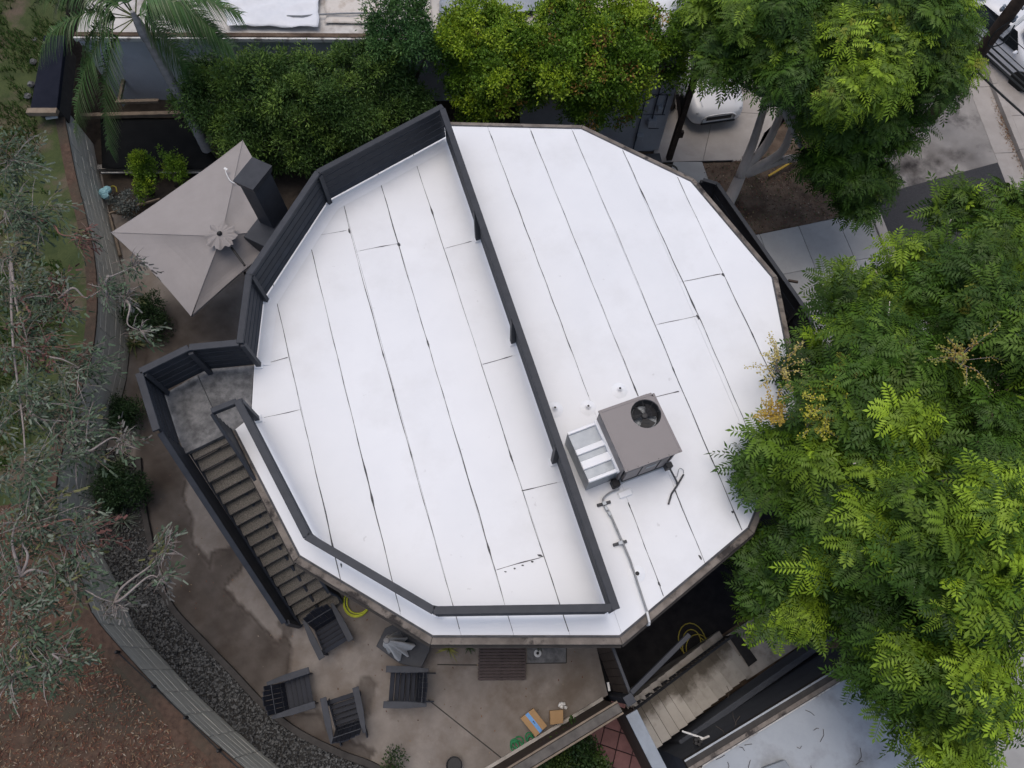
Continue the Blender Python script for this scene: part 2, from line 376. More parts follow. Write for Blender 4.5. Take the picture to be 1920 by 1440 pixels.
# hillside: rises away from the wall top
def hill_z(P):
    d = polydist(P, [tuple(p[:2]) for p in uphill], closed=False)
    return d*0.14*np.clip(d/3, 0, 1) + .05*fnoise(P, 3, 4, .35)*np.clip(d*2, 0, 1) + .02*fnoise(P, 5, 3, 1.5)
hill_poly = [tuple(p[:2]) for p in uphill] + [(-5.2, -9), (-40, -12), (-40, 26), (uphill[0].x-.6, 26), (uphill[0].x-.05, uphill[0].y+1)]
turf_y = un(110, 930, 1.6).y
hp_t = [p for p in hill_poly if p[1] >= turf_y]; 
def clip_half(poly, n, c):
    """keep points with p.n <= c"""
    out = []; k = len(poly)
    for i in range(k):
        a = Vector(poly[i][:2]); b = Vector(poly[(i+1) % k][:2]); da = a.dot(n)-c; db = b.dot(n)-c
        if da <= 0: out.append((a.x, a.y))
        if (da < 0 < db) or (db < 0 < da):
            t = da/(da-db); q = a.lerp(b, t); out.append((q.x, q.y))
    return out
top_half = clip_half(hill_poly, Vector((0.15, -1)), -turf_y+0.15*un(110,930,1.6).x)
bot_half = clip_half(hill_poly, Vector((-0.15, 1)), turf_y-0.15*un(110,930,1.6).x)
tag(grid_sheet('hillside_turf', top_half, WALL_H, .45, M['turf'], zf=hill_z), kind='structure')
tag(grid_sheet('hillside_soil', bot_half, WALL_H, .45, M['hill'], zf=hill_z), kind='structure')

# terrace (patio level) : a solid base and the concrete sheet on it
tb = [tuple(p[:2]) for p in wall_base] + [tuple(un(x, y, 0)[:2]) for x, y in [(900,1500),(927,1433),(1140,1303),(1118,1212)]] + [(1.6, 2.2), (0.6, 3), (0.4, 17.2), (-9.6, 17.2)]
b = MB(); b.prism([(p[0], p[1]) for p in tb], LOW-.05, -.02); tag(b.build('terrace', M['lower']), kind='structure')
stain_px = [(353,970),(363,1020),(393,1063),(403,1037),(440,1030),(460,1047),(443,1080),(420,1103),(443,1133),(473,1147),(493,1180),(517,1210),(533,1193),
            (547,1213),(540,1253),(523,1285),(470,1310),(400,1260),(330,1180),(290,1100),(262,1000),(255,900),(265,800),(270,700),(280,600),(330,600),(340,720),(350,830),(345,900)]
stain2 = [(680,1272),(693,1268),(702,1280),(697,1305),(690,1325),(694,1340),(684,1345),(668,1322),(672,1300)]
stain3 = [(527,1340),(560,1335),(600,1340),(610,1365),(660,1390),(700,1410),(690,1430),(600,1410),(540,1370)]
stain4 = [(540,1140),(553,1150),(548,1185),(540,1205),(530,1200),(533,1180),(520,1170)]
dark5 = [(235,560),(440,560),(445,640),(400,690),(330,720),(280,800),(240,760)]  # soft-edged darker area at the umbrella end of the patio
def patio_stain_and_dark(P):
    s = np.zeros(len(P))
    for poly, w, k in ((stain_px, .05, .85), (stain2, .04, .6), (stain3, .07, .8), (stain4, .04, .7), (dark5, .3, .8)):
        pw = [tuple(un(x, y, 0)[:2]) for x, y in poly]
        d = polydist(P, pw)*np.where(inside(P, pw), -1, 1) + .07*fnoise(P, 11, 5, 1.1)
        s = np.maximum(s, k*(1/(1+np.exp(np.clip(d/w*3, -40, 40))))*(.86+.2*fnoise(P, 12, 4, .8)))
        # drying rim a little darker
        s = np.maximum(s, k*1.12*np.exp(-(d/(w*1.1))**2)*(d < .06)*.9 if w < .1 else 0)
    return np.clip(s, 0, 1)
vis = [tuple(p[:2]) for p in wall_base[8:]] + [tuple(un(x, y, 0)[:2]) for x, y in [(900,1500),(927,1433),(1140,1303),(1118,1212)]] + [(1.6,2.2), (-3,4), (-3.5,9.5), (-7,12.2)]
pat = tag(grid_sheet('patio', vis, 0.0, .055, M['patio'], attr=patio_stain_and_dark), kind='structure')
# control joints of the patio: narrow dark grooves
for a, bb in [((803,1312),(945,1425)),((820,1246),(895,1247)),((985,1244),(1062,1243)),((1062,1243),(1062,1205)),((790,1320),(800,1264))]:
    j = MB(); j.bar(un(*a, .004), un(*bb, .004), .022, .003); tag(j.build('patio_joint', M['kerb'], pat))

# planting strip / gravel bed between wall and kerb
kerb_px = [(262,860),(268,930),(283,1010),(298,1080),(325,1140),(380,1200),(440,1262),(500,1325),(560,1372),(640,1412),(710,1440),(790,1500)]
kerb = smooth_path(UP(kerb_px, 0), 6)
gb = [tuple(p[:2]) for p in kerb] + [tuple(p[:2]) for p in wall_base[::-1] if p.y < kerb[0].y+.3]
tag(grid_sheet('gravel_bed', gb, .012, .25, M['gravelbed'], zf=lambda P: .015+.012*fnoise(P, 2, 3, 1.2)), kind='structure')
k = MB()
for i in range(len(kerb)-1):
    a, c = kerb[i], kerb[i+1]; k.bar(Vector((a.x, a.y, .045)), Vector((c.x, c.y, .045)), .11, .10)
tag(k.build('kerb', M['kerb']), kind='structure')
# river stones: real stones, too many to name
ico = bmesh.new(); bmesh.ops.create_icosphere(ico, subdivisions=1, radius=1.0)
IV = np.array([v.co[:] for v in ico.verts]); IF = np.array([[v.index for v in f.verts] for f in ico.faces]); ico.free()
gba = np.array(gb); lo, hi = gba.min(0), gba.max(0); P = rng.uniform(lo, hi, (60000, 2)); P = P[inside(P, gb)]
dkeep = polydist(P, [tuple(p[:2]) for p in kerb], False); P = P[dkeep > .07]
dens = .75+.5*fnoise(P, 21, 3, .5)+np.clip((un(0,1000,0).y-P[:, 1])*.3, -.3, .4); P = P[rng.random(len(P)) < np.clip(dens, .1, 1)]
P = P[:11000]; n = len(P)
r = rng.uniform(.014, .030, n); sc = np.stack([r*rng.uniform(.8, 1.4, n), r*rng.uniform(.7, 1.1, n), r*rng.uniform(.5, .8, n)], 1)
an = rng.uniform(0, 6.3, n); jit = IV[None]*(1+.18*rng.normal(size=(n, len(IV), 1)))
V = jit*sc[:, None]; V = np.stack([V[..., 0]*np.cos(an)[:, None]-V[..., 1]*np.sin(an)[:, None], V[..., 0]*np.sin(an)[:, None]+V[..., 1]*np.cos(an)[:, None], V[..., 2]], 2)
V += np.c_[P, .035+r*.4][:, None]
F = (IF[None]+np.arange(n)[:, None, None]*len(IV)).reshape(-1, 3)
tag(np_mesh('gravel_stones', V.reshape(-1, 3), F, M['pebble']), 'grey river stones filling the bed between block wall and kerb', 'gravel', kind='stuff')

# ------------------------------------------------------------------ retaining wall of concrete blocks
rw = thing('retaining_wall', 'long curved block retaining wall stepping back below the hillside', 'wall', tuple(wall_base[60]))
core = MB()
off_in = offset_path(wall_base, .12*SIDE); off_bk = offset_path(wall_base, .34*SIDE)
for i in range(0, len(wall_base)-1):
    a, c, d, e = off_in[i], off_in[i+1], off_bk[i+1], off_bk[i]
    ztop = WALL_H-.06
    a1, c1 = offset_path([wall_base[i], wall_base[i+1]], .16*SIDE)
    core.add([(a.x,a.y,-.02),(c.x,c.y,-.02),(c1.x,c1.y,ztop),(a1.x,a1.y,ztop),(d.x,d.y,ztop),(e.x,e.y,ztop)], [(0,1,2,3),(3,2,4,5)])
core.build('wall_core', M['kerb'], rw)
blk_meshes = []
for q in range(6):
    bb = MB(); bb.box((0,0,0), (.57, .16, .20)); vs = bb.v
    bmx = bmesh.new(); vv = [bmx.verts.new(v+Vector((random.uniform(-.006,.006), random.uniform(-.003,.003), random.uniform(-.002,.002)))) for v in vs]
    for f in bb.f: bmx.faces.new([vv[i] for i in f])
    bmesh.ops.bevel(bmx, geom=bmx.edges[:], offset=.004, segments=1, affect='EDGES'); me = bpy.data.meshes.new('block'); bmx.to_mesh(me); bmx.free()
    me.materials.append(M['block']); blk_meshes.append(me)
NC = 7; course = WALL_H/NC; cnt = 0
for cidx in range(NC):
    line = offset_path(wall_base, (.01+.002*cidx)*SIDE)
    line = [p for p in line]; st = resample(line, .60)
    if cidx % 2: st = resample([line[0].lerp(line[1], .0)]+line[2:], .60)
    for i in range(len(st)-1):
        a, c = st[i], st[i+1]
        if cnt >= 296: break
        mid = (a+c)/2; ang = math.atan2((c-a).y, (c-a).x)
        o = bpy.data.objects.new('block', random.choice(blk_meshes)); COL.objects.link(o); o.parent = rw
        nrm = Vector((math.sin(ang), -math.cos(ang), 0))*SIDE
        o.location = Vector((mid.x, mid.y, course*(cidx+.5))) + nrm*.08 + nrm*random.uniform(-.003, .003) - rw.location
        o.rotation_euler = (0, 0, ang+random.uniform(-.01, .01)); o.scale = ((c-a).length/.582, 1, course/.2005)
        cnt += 1
print('blocks', cnt)
capl = offset_path(wall_base, .105*SIDE)
cs = resample(capl, .25); capm = MB()
for i in range(len(cs)-1):
    a, c = cs[i], cs[i+1]; dd = (c-a).normalized()*-.004
    capm.bar(Vector((a.x, a.y, WALL_H+random.uniform(-.003,.003)))+dd, Vector((c.x, c.y, WALL_H+random.uniform(-.003,.003)))-dd, .22, .05)

capm.build('soil_edge', M['hill'], rw)
# ------------------------------------------------------------------ lower pavements on the right
def slabs(name, label, quad, z, nx, ny, m, th=.08, gap=.012, skip=()):
    """paving laid out on a quad (4 plan points), cut in nx by ny slabs; top at z"""
    root = thing(name, None, None, ((quad[0][0]+quad[2][0])/2, (quad[0][1]+quad[2][1])/2, z)); root['kind'] = 'structure'
    a, b_, c, d = [Vector((q[0], q[1])) for q in quad]
    bed = MB(); bed.prism([tuple(a), tuple(b_), tuple(c), tuple(d)], z-th-.03, z-.035); bed.build('slab_bed', M['kerb'], root)
    L1 = ((b_-a).length+(c-d).length)/2; L2 = ((d-a).length+(c-b_).length)/2
    for i in range(nx):
        for j in range(ny):
            if (i, j) in skip: continue
            g1, g2 = gap/L1/2, gap/L2/2
            def p(u, v): return tuple(a.lerp(b_, u).lerp(d.lerp(c, u), v))
            u0, u1, v0, v1 = i/nx+g1, (i+1)/nx-g1, j/ny+g2, (j+1)/ny-g2
            s_ = MB(); s_.prism([p(u0, v0), p(u1, v0), p(u1, v1), p(u0, v1)], z-th, z+random.uniform(-.002, .002)); s_.build('paving_slab', m, root, bevel=.004)
    return root
zl = LOW
# pale walkway by the roof's right side
slabs('front_walkway', '', [un(1350,455,zl), un(1640,395,zl), un(1760,650,zl), un(1430,700,zl)], zl+.03, 4, 3, M['conc_grey'])
# driveway apron beside the car, kept plain, with saw cuts
slabs('driveway', '', [un(1225,305,zl), un(1410,300,zl), un(1520,60,zl), un(1235,20,zl)], zl+.02, 2, 3, M['conc'])
b = MB(); b.prism([tuple(un(x, y, zl)[:2]) for x, y in [(1410,300),(1372,303),(1425,275),(1500,190),(1500,100)]], zl-.06, zl+.014); tag(b.build('driveway_edge', M['conc']), kind='structure')
slabs('side_path', '', [un(1262,305,zl), un(1316,305,zl), un(1330,345,zl), un(1250,345,zl)], zl+.05, 1, 1, M['conc_grey'])
# street on the far right
def poly_sheet(name, px, z, m, step=.5, amp=.0, parent=None, attr=None):
    return tag(grid_sheet(name, [tuple(un(x, y, zl)[:2]) for x, y in px], z, step, m, parent=parent, attr=attr, zf=(lambda P: amp*fnoise(P, 9, 3, .6)) if amp else None), kind='structure')
poly_sheet('street', [(1500,470),(1560,330),(1700,170),(1832,95),(1815,140),(1888,300),(1920,360),(2060,640),(1700,520)], zl-.02, M['oil'], .12, attr=lambda P: np.clip(0.8*np.exp(-(polydist(P, [tuple(un(1610,350,zl)[:2]), tuple(un(1800,300,zl)[:2])], False)/.85)**2)*(.55+.9*fnoise(P, 15, 5, .9)), 0, 1))
poly_sheet('asphalt_patch', [(1640,372),(1700,350),(1886,300),(1925,375),(2050,620),(1900,640),(1720,560),(1665,440)], zl-.015, M['asphalt'])
# gutter pan, kerb and far pavement, each running down the street
def strip(name, p, q, w0, w1, z0, z1, m, seg=1, parent=None):
    """long block between two parallel lines; w0,w1 = offsets to the right of p->q"""
    d = (q-p); d.z = 0; l = d.length; d.normalize(); nr = Vector((-d.y, d.x, 0)); out = None
    for i in range(seg):
        a = p+d*(l*i/seg+.006); c = p+d*(l*(i+1)/seg-.006)
        b = MB(); b.prism([tuple((a+nr*w0)[:2]), tuple((c+nr*w0)[:2]), tuple((c+nr*w1)[:2]), tuple((a+nr*w1)[:2])], z0, z1)
        if out is None and parent is None: out = tag(b.build(name, m, bevel=.006), kind='structure')
        else: b.build('kerb_stone' if 'kerb' in name else 'paving_slab', m, parent or out, bevel=.006)
    return out
ks, ke = un(1800,60,zl), un(1935,400,zl); ks = ks+(ks-ke)*.4; ke = ke+(ke-ks)*.3
nr_sign = 1
strip('gutter_pan', ks, ke, -.42*1, .28, zl-.1, zl-.008, M['conc'], 5)
strip('street_kerb', ks, ke, .285, .47, zl-.1, zl+.13, M['conc'], 5)
strip('far_pavement', ks, ke, .475, 2.2, zl-.1, zl+.12, M['conc'], 6)
lt = thing('fallen_leaf_pile', 'streak of brown fallen leaves in the gutter beside the street kerb', 'leaves', tuple(ks)); lt['kind'] = 'stuff'
d_ = (ke-ks).normalized(); nr_ = Vector((-d_.y, d_.x, 0)); LV, LQ = [], []
for i in range(1500):
    c = ks+d_*random.uniform(1.5, (ke-ks).length-2)+nr_*(.26-abs(random.gauss(0, .10))); a = random.uniform(0, 6.3); r_ = random.uniform(.015, .035)
    if random.random() > .5+.5*math.sin(c.y*1.7): continue
    q0 = len(LV); z_ = zl+.004+random.uniform(0, .02)
    for kk in range(4): LV.append((c.x+r_*math.cos(a+kk*1.57)*(1 if kk % 2 else .45), c.y+r_*math.sin(a+kk*1.57)*(1 if kk % 2 else .45), z_+random.uniform(0, .008)))
    LQ.append((q0, q0+1, q0+2, q0+3))
cl = np.array([[.19,.085,.04],[.13,.075,.04],[.24,.15,.07]])[np.repeat(rng.integers(0, 3, len(LQ)), 4)]
np_mesh('leaf_litter', LV, LQ, LEAF, lt, cl)
# kerb between walkway and asphalt
b = MB(); b.bar(un(1628,372,zl)+Z*.03, un(1700,560,zl)+Z*.03, .28, .14); tag(b.build('driveway_kerb', M['conc'], bevel=.01), kind='structure')
# planting bed under the street tree
poly_sheet('tree_bed', [(1316,308),(1372,305),(1425,275),(1520,190),(1600,300),(1640,370),(1600,402),(1360,452),(1330,400)], zl+.005, M['dirt'], .25, .03)

poly_sheet('side_yard_shade', [(1140,1330),(1100,1200),(1250,1050),(1450,900),(1620,1010),(1330,1206)], zl-.03, M['shade_floor'], .3, .01)  # dark sheet: shade beside the house painted onto the floor
# lower landing at the foot of the concrete stairs, and a far pavement under the big trees
slabs('lower_walkway', '', [un(1338,1206,zl), un(1400,1276,zl), un(1690,1085,zl), un(1640,1010,zl)], zl+.02, 2, 3, M['conc_dirty'])
poly_sheet('lower_pavement', [(1600,1250),(1720,1090),(2100,1000),(2200,1500),(1900,1560),(1700,1400)], zl-.02, M['conc_grey'])

# ================================================================== THE ROUND HOUSE
RZ = 2.9
roof_px = [(841,235),(1090,241),(1296,340),(1448,520),(1497,765),(1403,990),(1162,1193),(811,1193),(561,1042),(440,806),(471,781),(484,556),(606,372)]
RP = [un(x, y, RZ) for x, y in roof_px]                        # clockwise seen from above
cen = sum(RP, Vector())/len(RP)
house = thing('round_house', 'twelve sided house with white coated flat roof and rolled seams', 'house', (cen.x, cen.y, 0))
def inset(poly, d):
    n = len(poly); out = []
    for i in range(n):
        p0, p1, p2 = poly[i-1], poly[i], poly[(i+1) % n]
        a = Vector((p1-p0)[:2]).normalized(); c = Vector((p2-p1)[:2]).normalized()
        na = Vector((a.y, -a.x)); nc = Vector((c.y, -c.x))          # clockwise: right side is inside
        bis = (na+nc); bis = bis/bis.dot(na)
        out.append(Vector((p1.x+bis.x*d, p1.y+bis.y*d, p1.z)))
    return out
IN = inset([p for k, p in enumerate(RP) if k != 9], .55)
for i in range(12):
    a, c = IN[i], IN[(i+1) % 12]; w = MB(); t = (c-a).normalized(); nrm = Vector((-t.y, t.x, 0))
    w.prism([tuple(a[:2]), tuple(c[:2]), tuple((c-nrm*.15)[:2]), tuple((a-nrm*.15)[:2])], LOW-.05, RZ-.2)
    w.build('wall', M['navy'], house)
b = MB(); b.prism([tuple(p[:2]) for p in RP], RZ-.20, RZ-.018); roof = b.build('roof', M['under'], house)
# roof sheets, one per run of membrane, cut at the laps
seams_px = [[(510,525),(563,763),(610,960),(640,1096)],
            [(580,452),(640,700),(704,960),(750,1147)],
            [(640,366),(668,480),(800,960),(862,1182)],
            [(708,323),(753,480),(897,960),(963,1190)],
            [(773,285),(837,480),(992,960),(1067,1185)],
            [(840,240),(1163,1180)],
            [(917,245),(1005,480),(1105,747),(1178,942),(1246,1122)],
            [(995,245),(1090,480),(1197,743),(1264,916),(1326,1066)],
            [(1073,245),(1175,480),(1277,727),(1377,960),(1393,998)],
            [(1168,282),(1258,480),(1312,597),(1393,783),(1440,915)],
            [(1270,332),(1340,480),(1400,605),(1488,790)]]
laps = {0: [((495,783),(563,768)), ((487,685),(541,670))], 1: [((585,443),(655,431))], 3: [((675,470),(748,456))], 2: [], 4: [((932,1068),(1017,1044))],
        5: [((837,465),(888,451)), ((905,683),(965,666)), ((978,920),(1045,905))], 9: [((1235,608),(1308,592))], 10: [((1283,527),(1355,513))], 8: [((1228,745),(1275,733))]}
base_poly = [(p.x, p.y) for p in RP]
def line_of(px):
    a = un(*px[0], RZ); c = un(*px[-1], RZ); d = Vector((c-a)[:2]).normalized(); n = Vector((-d.y, d.x)); return n, n.dot(Vector(a[:2]))
SL = [line_of(s) for s in seams_px]                             # n points right (east) for a line going down the picture
if SL[0][0].x < 0: SL = [(-n, -c) for n, c in SL]
sheets = []
for i in range(len(SL)+1):
    poly = base_poly
    if i > 0: n, c = SL[i-1]; poly = clip_half(poly, -n, -(c+.002))
    if i < len(SL): n, c = SL[i]; poly = clip_half(poly, n, c-.002)
    parts_ = [poly]
    for lp in laps.get(i, []):
        n, c = line_of(lp); new = []
        for q in parts_:
            q1 = clip_half(q, n, c-.002); q2 = clip_half(q, -n, -(c+.002))
            new += [x for x in (q1, q2) if len(x) > 2]
        parts_ = new
    sheets += parts_
for q in sheets:
    s_ = MB(); s_.prism(q, RZ-.014, RZ-.004+random.uniform(-.0015, .0015)); s_.build('roof_sheet', M['roof'], roof)
# mastic along the laps: ribbons whose width wanders
def ribbon(pts, wmin, wmax, seed, z):
    r_ = random.Random(seed); st = resample(pts, .06); mb = MB(); ph = [r_.uniform(0, 6.3) for _ in range(5)]; fr = [r_.uniform(.4, 1.2), r_.uniform(1.5, 3), r_.uniform(4, 7)]
    vs = []
    blob = [(r_.uniform(0, len(st)), r_.uniform(.8, 2.5), r_.uniform(.5, 1.6)) for _ in range(max(1, len(st)//45))]
    for i, p in enumerate(st):
        t = (st[min(i+1, len(st)-1)]-st[max(i-1, 0)]); t.z = 0; t.normalize(); nr = Vector((-t.y, t.x, 0)); s = i*.06
        w = .5+.5*math.sin(s*fr[0]+ph[0])*.6+.4*math.sin(s*fr[1]+ph[1])*.5+.15*math.sin(s*fr[2]*3+ph[2])+r_.uniform(-.12, .12)
        w = wmin+(wmax-wmin)*max(0, min(1, w))
        for bc, bw, bh in blob: w += wmax*bh*math.exp(-((i-bc)/bw)**2)
        p = p+nr*(.004*math.sin(s*fr[2]+ph[3])); vs.append((p+nr*w/2, p-nr*w/2))
    for i in range(len(vs)-1):
        a, c = vs[i]; e, f = vs[i+1]; q = [Vector((x.x, x.y, z)) for x in (a, c, f, e)]; mb.add(q, [(0,1,2,3)])
    return mb
for i, s in enumerate(seams_px):
    pts = [un(x, y, RZ) for x, y in s]
    if i == 6: segs = [pts[:3], pts[3:]]
    elif i == 7: segs = [pts[:3], pts[3:]]
    else: segs = [pts]
    for sg in segs:
        if i == 5: continue
        ribbon(sg, .004, .018, 40+i, RZ+.001).build('seam', M['seam'], roof)
kk = 0
for i, l in laps.items():
    for lp in l:
        kk += 1; ribbon([un(*lp[0], RZ), un(*lp[1], RZ)], .002, .012, 80+kk, RZ+.001).build('lap_joint', M['seam'], roof)
for x, y, l, w, a in [(748,458,.10,.06,70),(655,433,.13,.045,75),(1356,515,.10,.055,60),(1309,595,.11,.05,60),(1013,1042,.10,.04,15),(998,1053,.05,.03,10),(980,1060,.05,.03,10),(965,1066,.04,.03,10),
                      (948,1072,.05,.02,10),(1374,960,.05,.05,60),(1313,1045,.10,.04,60),(1236,1095,.10,.03,70),(640,1060,.08,.03,80)]:
    p = un(x, y, RZ); mb = MB(); pts = []
    for k_ in range(9):
        t = 6.283*k_/9; u = Vector((math.cos(t)*l/2, math.sin(t)*w/2))*random.uniform(.7, 1.2); ca, sa = math.cos(-math.radians(a)), math.sin(-math.radians(a))
        pts.append((p.x+u.x*ca-u.y*sa, p.y+u.x*sa+u.y*ca))
    mb.prism(pts, RZ-.003, RZ+.006); mb.build('mastic_patch', M['seam'], roof)
# gutter / fascia: one length per side
OUT = inset(RP, -.13); MID = inset(RP, -.03)
for i in range(len(RP)):
    if i >= 9: continue                # those sides carry the boarded fence
    n_ = len(RP); a, c, d, e = RP[i], RP[(i+1) % n_], OUT[(i+1) % n_], OUT[i]
    t = (c-a).normalized()*.003
    b = MB(); b.prism([tuple((a+t)[:2]), tuple((c-t)[:2]), tuple((d-t)[:2]), tuple((e+t)[:2])], RZ-.26, RZ-.03); g = b.build('fascia', M['gutter'], house, bevel=.008)
    o1, o2 = OUT[i], OUT[(i+1) % n_]; nn = Vector((t.y, -t.x, 0)).normalized()*-1
    b = MB(); b.bar(Vector((o1.x, o1.y, RZ-.20))+nn*.025+t, Vector((o2.x, o2.y, RZ-.20))+nn*.025-t, .04, .035); b.build('drip_edge', M['kerb'], g)
    b = MB(); q1 = MID[i]; q2 = MID[(i+1) % n_]; b.bar(Vector((a.x, a.y, RZ-.012))+t, Vector((c.x, c.y, RZ-.012))-t, .035, .03); b.build('metal_edge', M['seam'], g)
# small vents and patches on the roof
for x, y in [(1161,732),(1102,765),(1040,768)]:
    p = un(x, y, RZ); v = MB(); v.lathe(p, [(.16, -.002), (.11, .02), (.06, .04), (.035, .07), (.03, .11)], 14); o = v.build('vent_pipe', M['duct'], smooth=False)
    tag(o, {1161: 'white coated vent pipe standing behind the rooftop air conditioner', 1102: 'white vent stub on the roof between dark railing and air conditioner corner', 1040: 'white vent flashing touching the dark dividing fence'}[x], 'vent pipe', 'vent pipes on the white roof')
    h = MB(); h.lathe(p+Z*.111, [(.022, 0), (.022, .004)], 10); h.build('pipe_mouth', M['black'], o)
p = un(1194,1076,RZ); v = MB(); v.lathe(p, [(.15, -.002), (.10, .015), (.05, .03), (.045, .05)], 14); o = tag(v.build('vent_pipe', M['duct']), 'low white vent beside the grey conduit near the roof corner', 'vent pipe', 'vent pipes on the white roof')
h = MB(); h.lathe(p+Z*.051, [(.036, 0), (.036, .004)], 10); h.build('pipe_mouth', M['black'], o)

# ------------------------------------------------------------------ boarded fences
FEETLESS = [None]
def fence(root, base, h, nb, side, cap=.125, gap=.022, posts=(), skip_caps=(), boards_from=.06, post_sz=.09, board_mat='slate_in'):
    """base: list of points on the floor; side=+1 puts posts to the right of the run"""
    for s in range(len(base)-1):
        a, c = base[s], base[s+1]; d = (c-a); l = Vector((d.x, d.y, 0)).length; t = Vector((d.x, d.y, 0)).normalized(); nr = Vector((t.y, -t.x, 0))
        bh = (h-.06-boards_from)/nb
        for k in range(nb):
            z = boards_from+bh*(k+.5); bd = MB(); e = t*.004
            bd.bar(a+Z*z+e, c+Z*z-e, .024, bh-gap); bd.build('board', M[board_mat], root, bevel=.004)
        r_ = MB(); off = nr*(side*.02); r_.bar(a+Z*(h-.02)+off, c+Z*(h-.02)+off, cap, .045); r_.build('top_rail', M['slate'], root, bevel=.006)
    for p, nr in posts:
        feet_ = root is not FEETLESS[0]
        q = MB(); q.box(p+nr*.055+Z*(h/2-.03), (post_sz, post_sz, h-.06), math.atan2(nr.y, nr.x)); q.build('post', M['slate'], root, bevel=.005)
        if not feet_: continue
        q = MB(); q.box(p+nr*.055+Z*.02, (post_sz+.06, post_sz+.06, .03), math.atan2(nr.y, nr.x)); q.build('post_foot', M['duct'], root)
def nrm_to(p, q=None):
    v = (q or cen)-p; v.z = 0; return v.normalized()
TP = lambda x, y, h=1.0: Vector((*un(x, y, RZ+h)[:2], RZ))
P0, P1, P2, P3 = TP(829,197), TP(594,321), TP(464,514), TP(447,643)
Q1, Q2, Q3, Q4 = TP(1158,1142), TP(812,1147), TP(573,1007), TP(442,751)
scr = thing('roof_screen', 'charcoal boarded screen along the upper left roof edge by the chimney', 'fence', tuple(P1), 'charcoal boarded fences of the roof deck')
fence(scr, [P3, P2, P1, P0], 1.0, 5, 1, posts=[(P1, nrm_to(P1)), (P2, nrm_to(P2)), (P3, nrm_to(P3))])
# corner post where the screens meet
div = thing('dividing_fence', 'long straight charcoal fence dividing the white roof into two halves', 'fence', tuple((P0+Q1)/2), 'charcoal boarded fences of the roof deck')
td = (Q1-P0).normalized(); nd = Vector((td.y, -td.x, 0))
fence(div, [P0+td*.09, Q1], 1.0, 4, 1, posts=[(P0.lerp(Q1, f), nd if nd.x < 0 else -nd) for f in (.26, .495, .735)])
lowf = thing('roof_railing', 'low charcoal railing with flat cap along the lower left roof edge', 'fence', tuple(Q2), 'charcoal boarded fences of the roof deck')
fence(lowf, [Q1-Vector((.09,0,0)), Q2, Q3, Q4], 1.0, 4, 1, gap=.09, boards_from=.12, posts=[(Q2, nrm_to(Q2)), (Q3, nrm_to(Q3)), (Q4, nrm_to(Q4))])
# cant strips where membrane turns up at the screen
for a, c in ((P0, P1), (P1, P2), (P2, P3)):
    n1, n2 = nrm_to(a), nrm_to(c); t = (c-a).normalized(); nin = Vector((-t.y, t.x, 0)); nin = nin if nin.dot(n1) > 0 else -nin
    A, C = a+nin*.03, c+nin*.03; b = MB()
    b.add([A+Z*.05, C+Z*.05, C+nin*.24+Z*.0, A+nin*.24+Z*.0, A-Z*.01, C-Z*.01], [(0,1,2,3),(4,5,1,0),(4,0,3),(1,5,2)]); b.build('cant_strip', M['roof'], roof)

# ------------------------------------------------------------------ landing and outside stairs up to the roof
LZ = RZ-.03
stair = thing('roof_stairs', 'outside stairs with speckled aggregate treads rising to the roof landing', 'stairs', (-5.2, 3.2, 0))
edge = lambda x, y: un(x, y, RZ)
lp = [un(302,742,LZ), un(388,692,LZ), un(476,685,LZ), un(470,781,LZ), un(439,807,LZ), un(357,846,LZ), un(347,851,LZ)]
o1 = RP[9]; o2 = RP[10]
sep = (un(400,690,LZ)+un(377,694,LZ))/2
j0, j1 = un(369,700,LZ), un(400,768,LZ)
nj = Vector((-(j1-j0).y, (j1-j0).x)).normalized(); cj = nj.dot(Vector(j0[:2]))
lpoly = [(p.x, p.y) for p in lp]
for sgn in (1, -1):
    q = clip_half(lpoly, nj*sgn, cj*sgn-.004); b = MB(); b.prism(q, LZ-.10, LZ); b.build('landing_slab', M['landing'], stair, bevel=.004)
T0, T1 = Vector((-5.793, 3.870, 2.74)), Vector((-4.215, 1.150, .16))
sd_ = Vector((T1.x-T0.x, T1.y-T0.y, 0)).normalized(); sr = Vector((-sd_.y, sd_.x, 0)); sr = sr if sr.x > 0 else -sr
SWID = .86; NT = 17; run = (Vector((T1.x-T0.x, T1.y-T0.y, 0)).length)/(NT-1)
for i in range(NT):
    f = i/(NT-1); c = T0.lerp(T1, f)
    b = MB(); b.frame(c+sr*SWID/2+sd_*.075-Z*.025, sr, sd_, Z, SWID/2, .122, .028); b.build('tread', M['tread'], stair, bevel=.006)
for off, nm in ((-.03, 'stringer'), (SWID+.03, 'stringer'), (SWID*.5, 'stringer')):
    a = T0+sr*off-Z*.10-sd_*.1; c = T1+sr*off-Z*.13+sd_*.16
    b = MB(); b.bar(a, c, .05, .20); b.build(nm, M['navy'], stair, bevel=.004)
